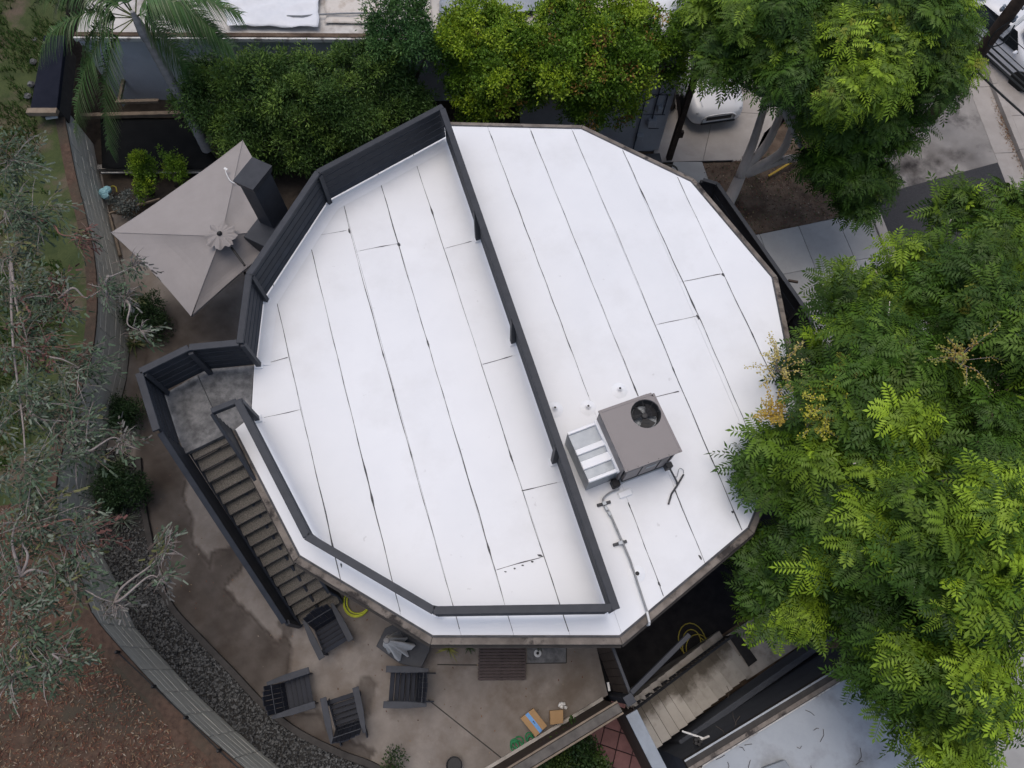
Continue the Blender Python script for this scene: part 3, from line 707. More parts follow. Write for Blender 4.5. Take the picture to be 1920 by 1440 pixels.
# landing guard: boarded, follows the landing and then the flight
G0 = TP(447,643); G1 = TP(353,652); G2 = TP(261,697)
lg = thing('landing_guard', 'dark boarded guard around the grey stair landing and down the flight', 'fence', tuple(G1), 'charcoal boarded fences of the roof deck')
FEETLESS[0] = lg
gtop = T0-sr*.07-sd_*.08; gtop.z = RZ
G3 = Vector((gtop.x, gtop.y, RZ))
G4 = T1-sr*.07+sd_*.16; G4 = Vector((G4.x, G4.y, .20))
mid = (G1+G2)/2
fence(lg, [G0, G1, G2, G3], .98, 5, 1, posts=[(G1, nrm_to(G1, Vector((-5.4,4.8,0)))), (G2, nrm_to(G2, Vector((-5.4,4.8,0))))], cap=.13)
fence(lg, [G3, G4], .86, 5, 1, cap=.10, boards_from=-.12)
b = MB(); b.box(Vector((G4.x, G4.y, .45)), (.09, .09, .9), math.atan2(sd_.y, sd_.x)); b.build('post', M['slate'], lg)
# inner guard between stairs and roof edge
H0 = TP(442,751); H1 = TP(396,772, .95)
ig = thing('stair_inner_guard', 'dark boarded guard between the stair flight and the white roof edge', 'fence', tuple(H1), 'charcoal boarded fences of the roof deck')
I1 = T0+sr*(SWID+.05)-sd_*.05; I1.z = RZ
I2 = T1+sr*(SWID+.05)+sd_*.1; I2.z = .22
fence(ig, [H0, Vector((H1.x, H1.y, RZ))], .95, 1, 1, cap=.10, boards_from=.80)
fence(ig, [Vector((H1.x, H1.y, RZ)), I2], .90, 5, 1, cap=.06, boards_from=-.05)

# ------------------------------------------------------------------ rooftop air conditioner and its duct
def obox(px4, zt, zb):
    """box from the four picture corners of its top"""
    return [un(x, y, zt) for x, y in px4], zt, zb
acp = [un(x, y, RZ+.95) for x, y in [(1122,771),(1223,735),(1281,846),(1172,886)]]
acc = sum(acp, Vector())/4
ux = ((acp[1]-acp[0])+(acp[2]-acp[3])).normalized(); ux.z = 0; ux.normalize(); uy = Vector((-ux.y, ux.x, 0))
hw = ((acp[1]-acp[0]).length+(acp[2]-acp[3]).length)/4; hd = ((acp[3]-acp[0]).length+(acp[2]-acp[1]).length)/4
ac = thing('air_conditioner', 'taupe packaged air conditioner with a round fan opening on the white roof', 'air conditioner', (acc.x, acc.y, RZ))
AC = Vector((acc.x, acc.y, RZ))
def ap(u, v, z): return AC+ux*u+uy*v+Z*z
b = MB(); b.frame(ap(0,0,.055), ux, uy, Z, hw-.02, hd-.02, .055); b.build('base_rail', M['galv'], ac)
# cabinet: four corner posts and panels, coil recess on the near side
T_ = .90
b = MB(); b.frame(ap(0,.06,.11+.29), ux, uy, Z, hw-.045, hd-.10, .29); b.build('coil', M['ac_dk'], ac)
for sx in (-1, 1):
    b = MB(); b.frame(ap(sx*(hw-.02), .02, .11+T_/2-.02), ux, uy, Z, .02, hd-.05, T_/2-.02); b.build('side_panel', M['ac'], ac, bevel=.006)
b = MB(); b.frame(ap(0, hd-.03, .11+T_/2-.02), ux, uy, Z, hw-.045, .025, T_/2-.02); b.build('side_panel', M['ac'], ac, bevel=.006)
b = MB(); b.frame(ap(-.05, -hd+.045, .52), ux, uy, Z, hw-.12, .028, .28); b.build('access_panel', M['ac'], ac, bevel=.006)
for k in range(9):
    b = MB(); b.frame(ap(-.05, -hd+.038, .14+.012*k), ux, uy, Z, hw-.13, .02, .003); b.build('grille_bar', M['ac_dk'], ac)
for sx in (-.33, .33):
    b = MB(); b.frame(ap(sx*hw, -hd+.012, .50), ux, uy, Z, .006, .006, .30); b.build('panel_seam', M['ac_dk'], ac)
b = MB(); b.frame(ap(.02, -hd+.012, .62), ux, uy, Z, .10, .003, .05); b.build('data_plate', M['galv'], ac)
for k in range(6):
    b = MB(); b.lathe(ap(-hw+.05+k*(2*hw-.1)/5, -hd+.02, .966), [(.008,0),(.007,.004)], 7); b.build('screw', M['ac_dk'], ac)
# top panel with the fan hole
fc = un(1211,776,RZ+.95); fu = (fc-AC).dot(ux); fv = (fc-AC).dot(uy); fr = .265
def top_panel():
    mb = MB(); N = 40; cut = [(-hw, -hd), (hw, -hd), (hw, hd-.14), (hw-.12, hd), (-hw, hd)]
    ring = [(fu+fr*math.cos(2*math.pi*k/N), fv+fr*math.sin(2*math.pi*k/N)) for k in range(N)]
    # radial projection of the ring onto the outline
    outer = []
    for k in range(N):
        dx, dy = math.cos(2*math.pi*k/N), math.sin(2*math.pi*k/N); best = 1e9
        for i in range(5):
            x1, y1 = cut[i]; x2, y2 = cut[(i+1) % 5]; ex, ey = x2-x1, y2-y1; den = dx*ey-dy*ex
            if abs(den) < 1e-9: continue
            t = ((x1-fu)*ey-(y1-fv)*ex)/den; s = ((x1-fu)*dy-(y1-fv)*dx)/den
            if t > 0 and -1e-6 <= s <= 1+1e-6: best = min(best, t)
        outer.append((fu+dx*best, fv+dy*best))
    # add the corners by snapping nearest outer point
    for cx, cy in cut:
        i = min(range(N), key=lambda k: (outer[k][0]-cx)**2+(outer[k][1]-cy)**2); outer[i] = (cx, cy)
    vs = []
    for zz in (.93, .965):
        vs += [ap(x, y, zz) for x, y in ring] + [ap(x, y, zz) for x, y in outer]
    fs = []
    for k in range(N):
        q = (k+1) % N
        fs += [(2*N+k, 2*N+N+k, 2*N+N+q, 2*N+q), (k, q, N+q, N+k), (N+k, N+q, 3*N+q, 3*N+k), (k, 2*N+k, 2*N+q, q)]
    mb.add(vs, fs); return mb
top_panel().build('top_panel', M['ac'], ac)
fcx = ap(fu, fv, 0)
b = MB()
N = 32
for k in range(N):
    a0, a1 = 2*math.pi*k/N, 2*math.pi*(k+1)/N
    for r0, r1 in ((fr-.004, fr-.03),):
        q = [fcx+Vector((r*math.cos(a), r*math.sin(a), zz)) for a in (a0, a1) for r, zz in ((r0, .935), (r1, .80))]
        b.add([q[0], q[2], q[3], q[1]], [(0,1,2,3)])
b.build('fan_shroud', M['ac_dk'], ac)
b = MB(); b.lathe(fcx+Z*.70, [(fr-.03, 0), (fr-.03, .006)], 24); b.build('coil_floor', M['galv'], ac)
b = MB(); b.lathe(fcx+Z*.80, [(.055, 0), (.06, .02), (.05, .075), (.03, .08)], 16); fan = b.build('fan_hub', M['ac_dk'], ac)
for k in range(3):
    b = MB(); a0 = math.radians(150+120*k); vs = []
    for i in range(7):
        t = i/6; a = a0+math.radians(-40+80*t)
        vs.append((fcx+Vector((.05*math.cos(a), .05*math.sin(a), .83+.02*t)), fcx+Vector(((fr-.045)*math.cos(a+.25), (fr-.045)*math.sin(a+.25), .80+.055*t))))
    for i in range(6):
        b.add([vs[i][0], vs[i+1][0], vs[i+1][1], vs[i][1]], [(0,1,2,3)])
        b.add([v-Z*.006 for v in (vs[i][0], vs[i][1], vs[i+1][1], vs[i+1][0])], [(0,1,2,3)])
    b.build('fan_blade', M['black'], fan)
for k in range(8):
    a = 2*math.pi*k/8+.2; b = MB(); b.tube([fcx+Vector((.04*math.cos(a), .04*math.sin(a), .955)), fcx+Vector(((fr)*math.cos(a), fr*math.sin(a), .955))], .0035, 5); b.build('guard_wire', M['ac_dk'], ac)
for r in (.10, .18, .25):
    b = MB(); b.tube([fcx+Vector((r*math.cos(a*.2618), r*math.sin(a*.2618), .957)) for a in range(25)], .003, 4, caps=False); b.build('guard_ring', M['ac_dk'], ac)
# service fittings and whip on the near right corner
b = MB(); b.frame(ap(hw-.12, -hd-.03, .28), ux, uy, Z, .06, .05, .10); b.build('disconnect_box', M['ac_dk'], ac, bevel=.006)
b = MB(); b.tube([ap(hw-.10,-hd-.05,.25), ap(hw-.05,-hd-.16,.12), ap(hw-.02,-hd-.30,.05), ap(hw-.03,-hd-.36,.03)], .018, 7)
b.tube([ap(hw+.16,-hd-.22,.03), ap(hw-.03,-hd-.36,.03), ap(hw-.20,-hd-.47,.03), ap(hw-.33,-hd-.62,.02)], .017, 7); b.build('gas_line', M['seam'], ac)
b = MB(); b.tube(smooth_path([ap(hw-.06,-hd-.10,.10), ap(hw+.02,-hd-.22,.02), ap(hw+.12,-hd-.10,.06), ap(hw+.19,-hd-.14,.03), ap(hw+.17,-hd-.2,.02)], 5), .006, 5); b.build('wire', M['pipe'], ac)
# duct plenum: open-topped boxes with white sealed bands
dp = [un(x, y, RZ+.62) for x, y in [(1064,811),(1117,791),(1151,888),(1103,904)]]
du = thing('duct_plenum', 'white sealed sheet metal duct box joined to the rooftop air conditioner', 'duct', (dp[0].x, dp[0].y, RZ))
A0 = dp[0]; dx_ = (dp[1]-dp[0]); dy_ = (dp[3]-dp[0]); dx_.z = dy_.z = 0; LX, LY = dx_.length, dy_.length; dx_.normalize(); dy_ = Vector((dx_.y, -dx_.x, 0))
def dq(u, v, z): return Vector((A0.x, A0.y, RZ))+dx_*u+dy_*v+Z*z
DH = .60
b = MB(); b.frame(dq(LX/2+.02, LY/2, DH/2-.02), dx_, dy_, Z, LX/2+.02, LY/2, DH/2-.02); b.build('duct_body', M['galv'], du, bevel=.006)
for v0, v1 in ((-.01, .045), (LY*.36, LY*.47), (LY*.60, LY*.76), (LY-.05, LY+.012)):
    b = MB(); b.frame(dq(LX/2, (v0+v1)/2, DH-.03), dx_, dy_, Z, LX/2+.005, (v1-v0)/2, .036); b.build('sealed_band', M['duct'], du, bevel=.01)
b = MB(); b.frame(dq(LX+.06, LY/2, DH-.02), dx_, dy_, Z, .085, LY/2+.03, .052); b.build('collar', M['duct'], du, bevel=.01)
b = MB(); b.frame(dq(LX+.06, LY/2, (DH-.08)/2), dx_, dy_, Z, .06, LY/2+.01, (DH-.08)/2); b.build('collar_skirt', M['galv'], du)
b = MB(); b.frame(dq(LX-.02, LY+.10, .09), dx_, dy_, Z, .07, .07, .09); b.build('condensate_trap', M['black'], du, bevel=.01)
# pad and pitch box in front of the unit
pc = un(1172,926,RZ); b = MB(); b.frame(pc+Z*.02, ux, uy, Z, .13, .06, .02); tag(b.build('pitch_pocket', M['duct'], bevel=.015), 'small white sealed pitch pocket in front of the air conditioner', 'roof fitting')
# conduit
cp = thing('conduit', 'grey conduit pipe on two dark supports running to the roof edge', 'pipe', tuple(un(1135,950,RZ)))
b = MB(); b.tube(smooth_path([un(1160,918,RZ)+Z*.05, un(1143,925,RZ)+Z*.06, un(1131,935,RZ)+Z*.06, un(1130,944,RZ)+Z*.06], 5), .016, 8); b.build('flex_whip', M['pipe'], cp)
b = MB(); b.tube([un(1131,944,RZ)+Z*.06, un(1142,962,RZ)+Z*.06, un(1180,1050,RZ)+Z*.06, un(1212,1147,RZ)+Z*.05], .019, 8); b.build('pipe_run', M['pipe'], cp)
g = un(1212,1147,RZ); b = MB(); b.tube([g+Z*.05, g+Vector((.03,-.16,.04)), g+Vector((.035,-.20,-.02)), g+Vector((.035,-.20,-.25))], .022, 8); b.build('pipe_drop', M['white'], cp)
for x, y in [(1132,945),(1162,1019)]:
    p = un(x, y, RZ); b = MB(); b.frame(p+Z*.025, Vector((.96,.27,0)), Vector((-.27,.96,0)), Z, .125, .025, .025); b.build('support_block', M['seam'], cp, bevel=.004)
    b = MB(); b.frame(p+Z*.075, Vector((.96,.27,0)), Vector((-.27,.96,0)), Z, .035, .03, .012); b.build('pipe_clamp', M['galv'], cp)
for x, y in [(1137,953),(1143,963)]:
    p = un(x, y, RZ+.06); b = MB(); b.box(p, (.05,.07,.05), .4); b.build('coupling', M['galv'], cp)

# ------------------------------------------------------------------ chimney
chp = [un(x, y, RZ+1.25) for x, y in [(442,340),(472,301),(503,312),(488,349)]]
cc = un(474,326,RZ+1.22); ch = thing('chimney', 'dark slate boxed chimney with flared cap beside the umbrella', 'chimney', (cc.x, cc.y, 0))
cu = (un(503,316,4.1)-un(474,303,4.1)); cu.z = 0; cu.normalize(); cv = Vector((-cu.y, cu.x, 0))
b = MB(); b.frame(Vector((cc.x, cc.y, 2.05)), cu, cv, Z, .18, .27, 2.05); b.build('stack', M['slate'], ch, bevel=.01)
b = MB(); 
for (hx, hy, z0) in ((.20,.29,3.98), (.235,.325,4.14)):
    b.v += [Vector((cc.x, cc.y, z0))+cu*(sx*hx)+cv*(sy*hy) for sx, sy in ((-1,-1),(1,-1),(1,1),(-1,1))]
b.f += [(0,3,2,1),(4,5,6,7)]+[(i, (i+1) % 4, (i+1) % 4+4, i+4) for i in range(4)]
b.build('cap', M['slate'], ch)
sc_ = un(497,430,2.75); b = MB(); b.frame(Vector((sc_.x, sc_.y, 1.375)), cu, cv, Z, .30, .36, 1.375); b.build('shoulder', M['slate'], ch, bevel=.01)

# ------------------------------------------------------------------ big square patio umbrella
UC = un(415,443,2.95); um = thing('patio_umbrella', 'large taupe square patio umbrella open beside the chimney', 'umbrella', (UC.x, UC.y, 0))
cr = [un(455,263,2.30), un(208,436,2.30), un(358,593,2.30)]; cr.append(un(560,424,2.30))
def canopy():
    mb = MB(); n = 12
    for s in range(4):
        a, c = cr[s], cr[(s+1) % 4]; base = len(mb.v)
        for i in range(n+1):
            f = i/n; 
            for j in range(n+1):
                g = j/n; e = a.lerp(c, g); e = e + (UC-e)*.035*math.sin(math.pi*g); p = UC.lerp(Vector((e.x, e.y, e.z)), f)
                p.z -= .09*math.sin(math.pi*f)*math.sin(math.pi*g)*1.0 + .012*math.sin(9*g+7*s)*f*math.sin(math.pi*g)
                p.z += .010*math.sin(14*f+3*s)*math.sin(math.pi*g)*math.sin(math.pi*f)
                mb.v.append(p)
        for i in range(n):
            for j in range(n):
                q = base+i*(n+1)+j
                mb.f.append((q, q+n+1, q+n+2, q+1))
    return mb
cb = canopy(); can = cb.build('canopy', M['canvas'], um, smooth=False)
so_ = can.modifiers.new('thick', 'SOLIDIFY'); so_.thickness = .006
for s in range(4):
    b = MB(); b.tube([UC-Z*.05, UC.lerp(cr[s], .5)-Z*.03, cr[s]-Z*.015], .014, 6); b.build('rib', M['mast'], um)
    e = cr[s]; f_ = cr[(s+1) % 4]; b = MB(); 
    pts = [e.lerp(f_, g)+((UC-e.lerp(f_, g))*.035*math.sin(math.pi*g)) for g in [k/12 for k in range(13)]]
    for i in range(12): b.add([pts[i], pts[i+1], pts[i+1]-Z*.05, pts[i]-Z*.05], [(0,1,2,3)])
    b.build('hem', M['canvas'], can)
    b = MB(); b.tube([UC.lerp(cr[s], .12)+Z*.004, UC.lerp(cr[s], .5)+Z*.006, cr[s]+Z*.004], .008, 5); b.build('seam_rib', M['canvas'], can)
# gathered vent rosette
b = MB(); n = 72; rows = 6
for i in range(rows):
    f = i/(rows-1)
    for k in range(n):
        a = 2*math.pi*k/n; r = .05+(.26*f)*(1+.15*f*math.cos(8*a)+.05*math.cos(21*a)); b.v.append(UC+Vector((r*math.cos(a), r*math.sin(a), .085-.07*f+.022*f*math.cos(16*a)+.02*f*math.cos(8*a+1))))
for i in range(rows-1):
    for k in range(n): q = i*n+k; w = i*n+(k+1) % n; b.f.append((q, q+n, w+n, w))
v_ = b.build('vent_rosette', M['vent'], um, smooth=True)
b = MB(); b.lathe(UC+Z*.08, [(.05,0),(.055,.03),(.03,.06),(.015,.065)], 14); b.build('finial', M['black'], um)
pb = un(468,494,2.9)
b = MB(); b.tube([un(434,464,2.82), un(459,498,2.80)], .025, 8); b.build('arm', M['mast'], um)
b = MB(); b.tube([Vector((UC.x, UC.y, 0)), UC], .03, 10); b.build('mast', M['mast'], um)
b = MB(); b.lathe((UC.x, UC.y, 0), [(.38,0),(.38,.06),(.06,.09),(.06,.2)], 18); b.build('base', M['mast'], um)
b = MB(); c0 = un(424,318,2.58); b.tube(smooth_path([c0, c0+Vector((.02,-.10,.03)), un(431,338,2.63), un(440,344,2.66)], 5), .010, 6); b.build('tie_strap', M['white'], can)
b = MB(); b.box(c0+Z*.02, (.09,.05,.02), -.6); b.build('strap_buckle', M['white'], can)

# ------------------------------------------------------------------ adirondack chairs
def chair(label, px, face, first=[None], lean=0.0):
    p = un(px[0], px[1], .35)
    q = un(px[0]+face[0]*30, px[1]+face[1]*30, .35); ang = math.atan2(q.y-p.y, q.x-p.x)
    if first[0] is None:
        t = thing('adirondack_chair', label, 'chair', (0,0,0), 'charcoal adirondack chairs on the patio')
        # x forward, y left
        for k in range(6):
            x = .30-.105*k; z = .37-.035*k; b = MB(); b.frame(Vector((x, 0, z)), Vector((1,0,-.33)).normalized()*-1, Vector((0,1,0)), Vector((.33,0,1)).normalized(), .047, .27, .011); b.build('seat_slat', M['chair_dk'], t, bevel=.003)
        for k in range(6):
            y = -.235+.094*k; b = MB(); hh = .80-.10*abs(k-2.5)/2.5; a = Vector((-.20, y, .17)); c = a+Vector((-.36, 0, .93)).normalized()*hh; b.bar(a, c, .088, .020, Vector((0,1,0)).cross((c-a)).normalized()); b.build('back_slat', M['chair_dk'], t, bevel=.003)
        b = MB(); b.bar((-.37,-.28,.60), (-.37,.28,.60), .03, .06); b.build('back_rail', M['chair'], t)
        b = MB(); b.bar((-.27,-.27,.32), (-.27,.27,.32), .03, .06); b.build('back_rail', M['chair'], t)
        for s in (-1, 1):
            b = MB(); b.prism([(.42, s*.27), (.42, s*.40), (-.05, s*.40), (-.46, s*.36), (-.46, s*.29), (-.05, s*.27)], .55, .573); b.build('arm', M['chair'], t, bevel=.003)
            b = MB(); b.box((.30, s*.30, .275), (.10, .024, .55)); b.build('leg', M['chair'], t)
            b = MB(); b.bar((.36, s*.275, .37), (-.55, s*.275, .05), .024, .11); b.build('leg', M['chair'], t)
            b = MB(); b.box((-.40, s*.31, .50), (.05, .03, .10)); b.build('arm_bracket', M['chair'], t)
        first[0] = t; t.location = (p.x, p.y, .003); t.rotation_euler = (0, 0, ang); t.scale = (.94,.94,.94); return t
    c = copy_tree(first[0], label=label); c.location = (p.x, p.y, .003); c.rotation_euler = (0, 0, ang); c.scale = (.94,.94,.94); return c
chair('charcoal adirondack chair standing at the foot of the outside stairs', (618,1185), (.45,.9))
chair('charcoal adirondack chair facing left below the closed umbrella table', (762,1288), (-1,-.02))
chair('charcoal adirondack chair nearest the gravel bed, facing right', (552,1300), (.95,-.3))
chair('charcoal adirondack chair beside the wet patch with its back to the gravel', (648,1338), (-.2,-1))

# ------------------------------------------------------------------ dark table with a closed umbrella
tc = un(757,1212,.0); tz = .45
tb_ = thing('fire_table', 'dark six sided low table under the house eave', 'table', (tc.x, tc.y, 0))
hexpx = [(705,1212),(722,1178),(752,1163),(806,1205),(806,1218),(789,1255),(748,1243)]
hx = [un(x, y, tz) for x, y in hexpx]
b = MB(); b.prism([tuple(p[:2]) for p in hx], tz-.05, tz); b.build('table_top', M['slate'], tb_, bevel=.008)
hc = sum(hx, Vector())/len(hx)
b = MB(); b.prism([tuple((hc+(p-hc)*.82)[:2]) for p in hx], .0, tz-.05); b.build('table_base', M['black'], tb_)
cu_ = thing('closed_umbrella', 'closed pale umbrella standing through the dark low table', 'umbrella', (tc.x, tc.y, tz))
top = un(725,1201,1.75); bas = Vector((tc.x, tc.y, tz))
axis = bas-top; axis.z = 0
b = MB(); n = 60; rows = 9
for i in range(rows):
    f = i/(rows-1); cpt = top.lerp(Vector((top.x+axis.x*.35, top.y+axis.y*.35, .75)), f)
    for k in range(n):
        a = 2*math.pi*k/n; r = (.05+.13*f**.7)*(1+(.14*math.cos(5*a+1)+.20*math.cos(9*a+1.3*f)+.12*math.cos(14*a))*min(1, f*2))
        drop = .16*max(0, math.cos(a+.9))*f+.10*max(0, math.cos(2*a+2))*f
        b.v.append(cpt+Vector((r*math.cos(a)*(1+.7*f*max(0, math.cos(a+.75))), r*math.sin(a)*(1+.5*f*max(0, math.cos(a+.75))), -drop)))
for i in range(rows-1):
    for k in range(n): q = i*n+k; w = i*n+(k+1) % n; b.f.append((q, q+n, w+n, w))
b.build('folded_canopy', M['canvas_lt'], cu_, smooth=True)
b = MB(); b.lathe(top-Z*.0, [(.055,-.02),(.06,.02),(.045,.05),(.02,.06)], 14); b.build('finial', M['pot'], cu_)
b = MB(); b.tube([bas, top], .02, 8); b.build('mast', M['mast'], cu_)
# slatted deck mat in front of the door
mq = [un(898,1206,.10), un(986,1206,.10), un(986,1275,.10), un(896,1276,.10)]
sm = thing('slatted_step', 'dark brown slatted wooden step under the eave, middle of the patio', 'step', tuple(sum(mq, Vector())/4))
for k in range(12):
    f0, f1 = k/12+.008, (k+1)/12-.008
    a, c = mq[0].lerp(mq[3], f0), mq[1].lerp(mq[2], f0); d, e = mq[0].lerp(mq[3], f1), mq[1].lerp(mq[2], f1)
    b = MB(); b.prism([tuple(p[:2]) for p in (a, c, e, d)], .075, .10); b.build('slat', M['deck'], sm, bevel=.003)
for u in (.06, .5, .94):
    a, c = mq[0].lerp(mq[1], u), mq[3].lerp(mq[2], u); b = MB(); b.bar(Vector((a.x, a.y, .037)), Vector((c.x, c.y, .037)), .06, .074); b.build('bearer', M['kerb'], sm)
# grey slab of the door threshold
b = MB(); b.prism([tuple(un(x, y, 0)[:2]) for x, y in [(988,1200),(1061,1200),(1061,1242),(988,1243)]], -.01, .006); tag(b.build('threshold_slab', M['landing']), kind='structure')
# hoses
def coil(name, label, cat, c, r, turns, m, rad=.012, seed=1, z=.02, squash=1.0, wob=.06, tail=None):
    r_ = random.Random(seed); pts = []
    ph = [r_.uniform(0, 6.3) for _ in range(4)]
    for i in range(int(turns*22)):
        a = 6.283*i/22; rr = r*(1-.22*i/(turns*22))*(1+wob*math.sin(a*.61+ph[0])+wob*math.sin(1.37*a+ph[1]))
        pts.append(c+Vector((rr*math.cos(a)+wob*r*2*math.sin(a*.29+ph[2]), rr*math.sin(a)*squash+wob*r*2*math.sin(a*.23+ph[3]), z+.016*(i/22)+rad*.3*math.sin(a*2.3))))
    if tail: pts += [c+Vector(t) for t in tail]
    b = MB(); b.tube(pts, rad, 7); return tag(b.build(name, m, smooth=True), label, cat)
coil('garden_hose', 'lime green garden hose coiled under the eave by the stairs', 'hose', un(672,1128,0), .30, 3.3, M['hose'], .017, 3, squash=1.05, wob=.03)
coil('garden_hose', 'yellow garden hose lying tangled in the shadow beside the lower stairs', 'hose', un(1300,1212,LOW), .30, 3.2, M['hose_y'], .012, 9, z=.05, squash=1.3, wob=.14)
coil('garden_hose', 'green hose bundle on the patio near the cardboard boxes', 'hose', un(968,1396,0), .10, 3.5, M['hose_g'], .014, 5, wob=.16)
coil('plant_tie_coil', 'small green coil against the patio wall under the larger box', 'hose', un(994,1384,0), .07, 2.6, M['hose_g'], .014, 6, wob=.18)
# cardboard boxes
def carton(label, px4, h, group='cardboard boxes by the patio wall', tape=False):
    t = [un(x, y, h) for x, y in px4]; r = thing('cardboard_box', label, 'box', (t[0].x, t[0].y, 0), group)
    b = MB(); b.prism([tuple(p[:2]) for p in t], .002, h-.004); b.build('carton', M['board'], r, bevel=.004)
    def flap(u0, u1): 
        q = [t[0].lerp(t[1], u0), t[0].lerp(t[1], u1), t[3].lerp(t[2], u1), t[3].lerp(t[2], u0)]
        return q
    for u0, u1 in ((.006, .494), (.506, .994)):
        q = flap(u0, u1); b = MB(); b.prism([tuple(p[:2]) for p in q], h-.004, h+.002); b.build('flap', M['board'], r)
    if tape:
        q = flap(.36, .60); b = MB(); b.prism([tuple(p[:2]) for p in q], h+.003, h+.005); tp = b.build('tape', M['tape'], r)
        for f0, f1 in ((.42,.50),(.52,.56)):
            q2 = [q[0].lerp(q[3], f0).lerp(q[1].lerp(q[2], f0), .42), q[0].lerp(q[3], f0).lerp(q[1].lerp(q[2], f0), .66), q[0].lerp(q[3], f1).lerp(q[1].lerp(q[2], f1), .72), q[0].lerp(q[3], f1).lerp(q[1].lerp(q[2], f1), .45)]
            b = MB(); b.prism([tuple(p[:2]) for p in q2], h+.006, h+.007); b.build('print', M['ink'], tp)
    return r
carton('larger cardboard box sealed with blue tape on the patio', [(976,1347),(1000,1328),(1026,1361),(1004,1382)], .22, tape=True)
carton('small plain cardboard box against the patio wall', [(1031,1333),(1056,1331),(1056,1356),(1032,1359)], .25)
def ball_cluster(name, label, cat, c, n, r, spread, m, seed, group=None):
    r_ = random.Random(seed); b = MB()
    for i in range(n):
        p = c+Vector((r_.gauss(0, spread), r_.gauss(0, spread), r*.9)); prof = [(r*math.sin(math.pi*k/6)+.001, -r*math.cos(math.pi*k/6)*.8) for k in range(7)]; b.lathe(p, prof, 9)
    return tag(b.build(name, m, smooth=True), label, cat, group)
ball_cluster('crumpled_wrapper', 'white crumpled wrapping beside the small cardboard box', 'wrapping', un(1053,1322,0), 6, .035, .05, M['white'], 4)
b = MB(); p = un(1008,1225,0); b.lathe(p+Z*.006, [(.075,0),(.075,.03),(.05,.04),(.045,.03)], 16); wd = tag(b.build('round_dish', M['white']), 'white round dish on the grey slab under the eave', 'dish')
b = MB(); b.lathe(p+Z*.045, [(.03,0),(.03,.008)], 10); b.build('dish_hole', M['black'], wd)
b = MB(); p = un(853,1432,0); b.lathe(p, [(.12,0),(.15,.25),(.155,.26),(.14,.265),(.13,.22)], 18); tag(b.build('plant_pot', M['black'], smooth=False), 'dark round pot at the bottom edge of the patio', 'pot')
b = MB(); p = un(1142,1290,.9); b.bar(p-Vector((.0,.05,-.02)), p+Vector((-.02,.10,.02)), .04, .05); tag(b.build('door_handle_plate', M['white']), 'small white fitting on the brown fence by the gate post', 'fitting')

# ------------------------------------------------------------------ gate post, boundary wall and fences at the lower corner
HT = 2.0
def wall_between(name, label, cat, ptop, h, z0, thick, m, capm, capw, boards=False, out=1):
    a, c = [un(x, y, z0+h) for x, y in ptop]; a.z = c.z = z0; r = thing(name, label, cat, tuple((a+c)/2))
    d = (c-a).normalized(); nr = Vector((d.y, -d.x, 0))
    if boards:
        L_ = (c-a).length; n = max(2, int(L_/.14))
        for i in range(n):
            p = a+d*(L_*i/n+.004); q = a+d*(L_*(i+1)/n-.004); b = MB(); b.prism([tuple((p-nr*.015)[:2]), tuple((q-nr*.015)[:2]), tuple((q+nr*.015)[:2]), tuple((p+nr*.015)[:2])], z0, z0+h-.04); b.build('board', m, r)
    else:
        b = MB(); b.bar(a+Z*(h/2-.02), c+Z*(h/2-.02), thick, h-.04); b.build('wall_body', m, r)
    b = MB(); b.bar(a+Z*(h-.02), c+Z*(h-.02), capw, .045); b.build('cap', capm, r, bevel=.006)
    return r, a, c, d, nr
bw, a, c, d, nr = wall_between('boundary_wall', 'brown patio boundary wall with pale timber cap beside the cardboard boxes', 'wall', [(890,1493),(1163,1326)], HT, 0, .12, M['brown'], M['old_cap'], .15)
for off in (-.10, .10):
    b = MB(); b.bar(a+nr*off+Z*(HT-.03), c+nr*off+Z*(HT-.03), .03, .07); b.build('cap_batten', M['wood'], bw)
b = MB(); b.bar(a+Z*.05-nr*.10, c+Z*.05-nr*.10, .06, .10); b.build('plinth', M['conc_dirty'], bw)
b = MB(); b.bar(a+Z*.05+nr*.10, c+Z*.05+nr*.10, .06, .10); b.build('plinth', M['conc_dirty'], bw)
wall_between('patio_fence', 'dark brown boarded fence between patio and the shaded drop', 'fence', [(1140,1190),(1182,1300)], HT, 0, .05, M['brown'], M['slate'], .055, boards=True)
wall_between('side_wall', 'tall wall with blue grey cap between red tiles and concrete stairs', 'wall', [(1184,1336),(1262,1490)], HT, 0, .12, M['brown'], M['cap'], .22)
gp = un(1180,1312,HT); b = MB(); b.box((gp.x, gp.y, .0+HT/2-1.0+.5), (.12, .12, HT+1.0), .5); b.box((gp.x, gp.y, HT+.02), (.17, .17, .04), .5); tag(b.build('gate_post', M['slate']), 'dark gate post where patio fence, wall and handrail meet', 'post')
q1, q2 = un(1183,1299,HT), un(1292,1190,HT); b = MB(); b.bar(q1, q2, .085, .12); tag(b.build('overhead_beam', M['slate'], bevel=.006), 'slate painted beam spanning from the gate post to the house wall', 'beam')
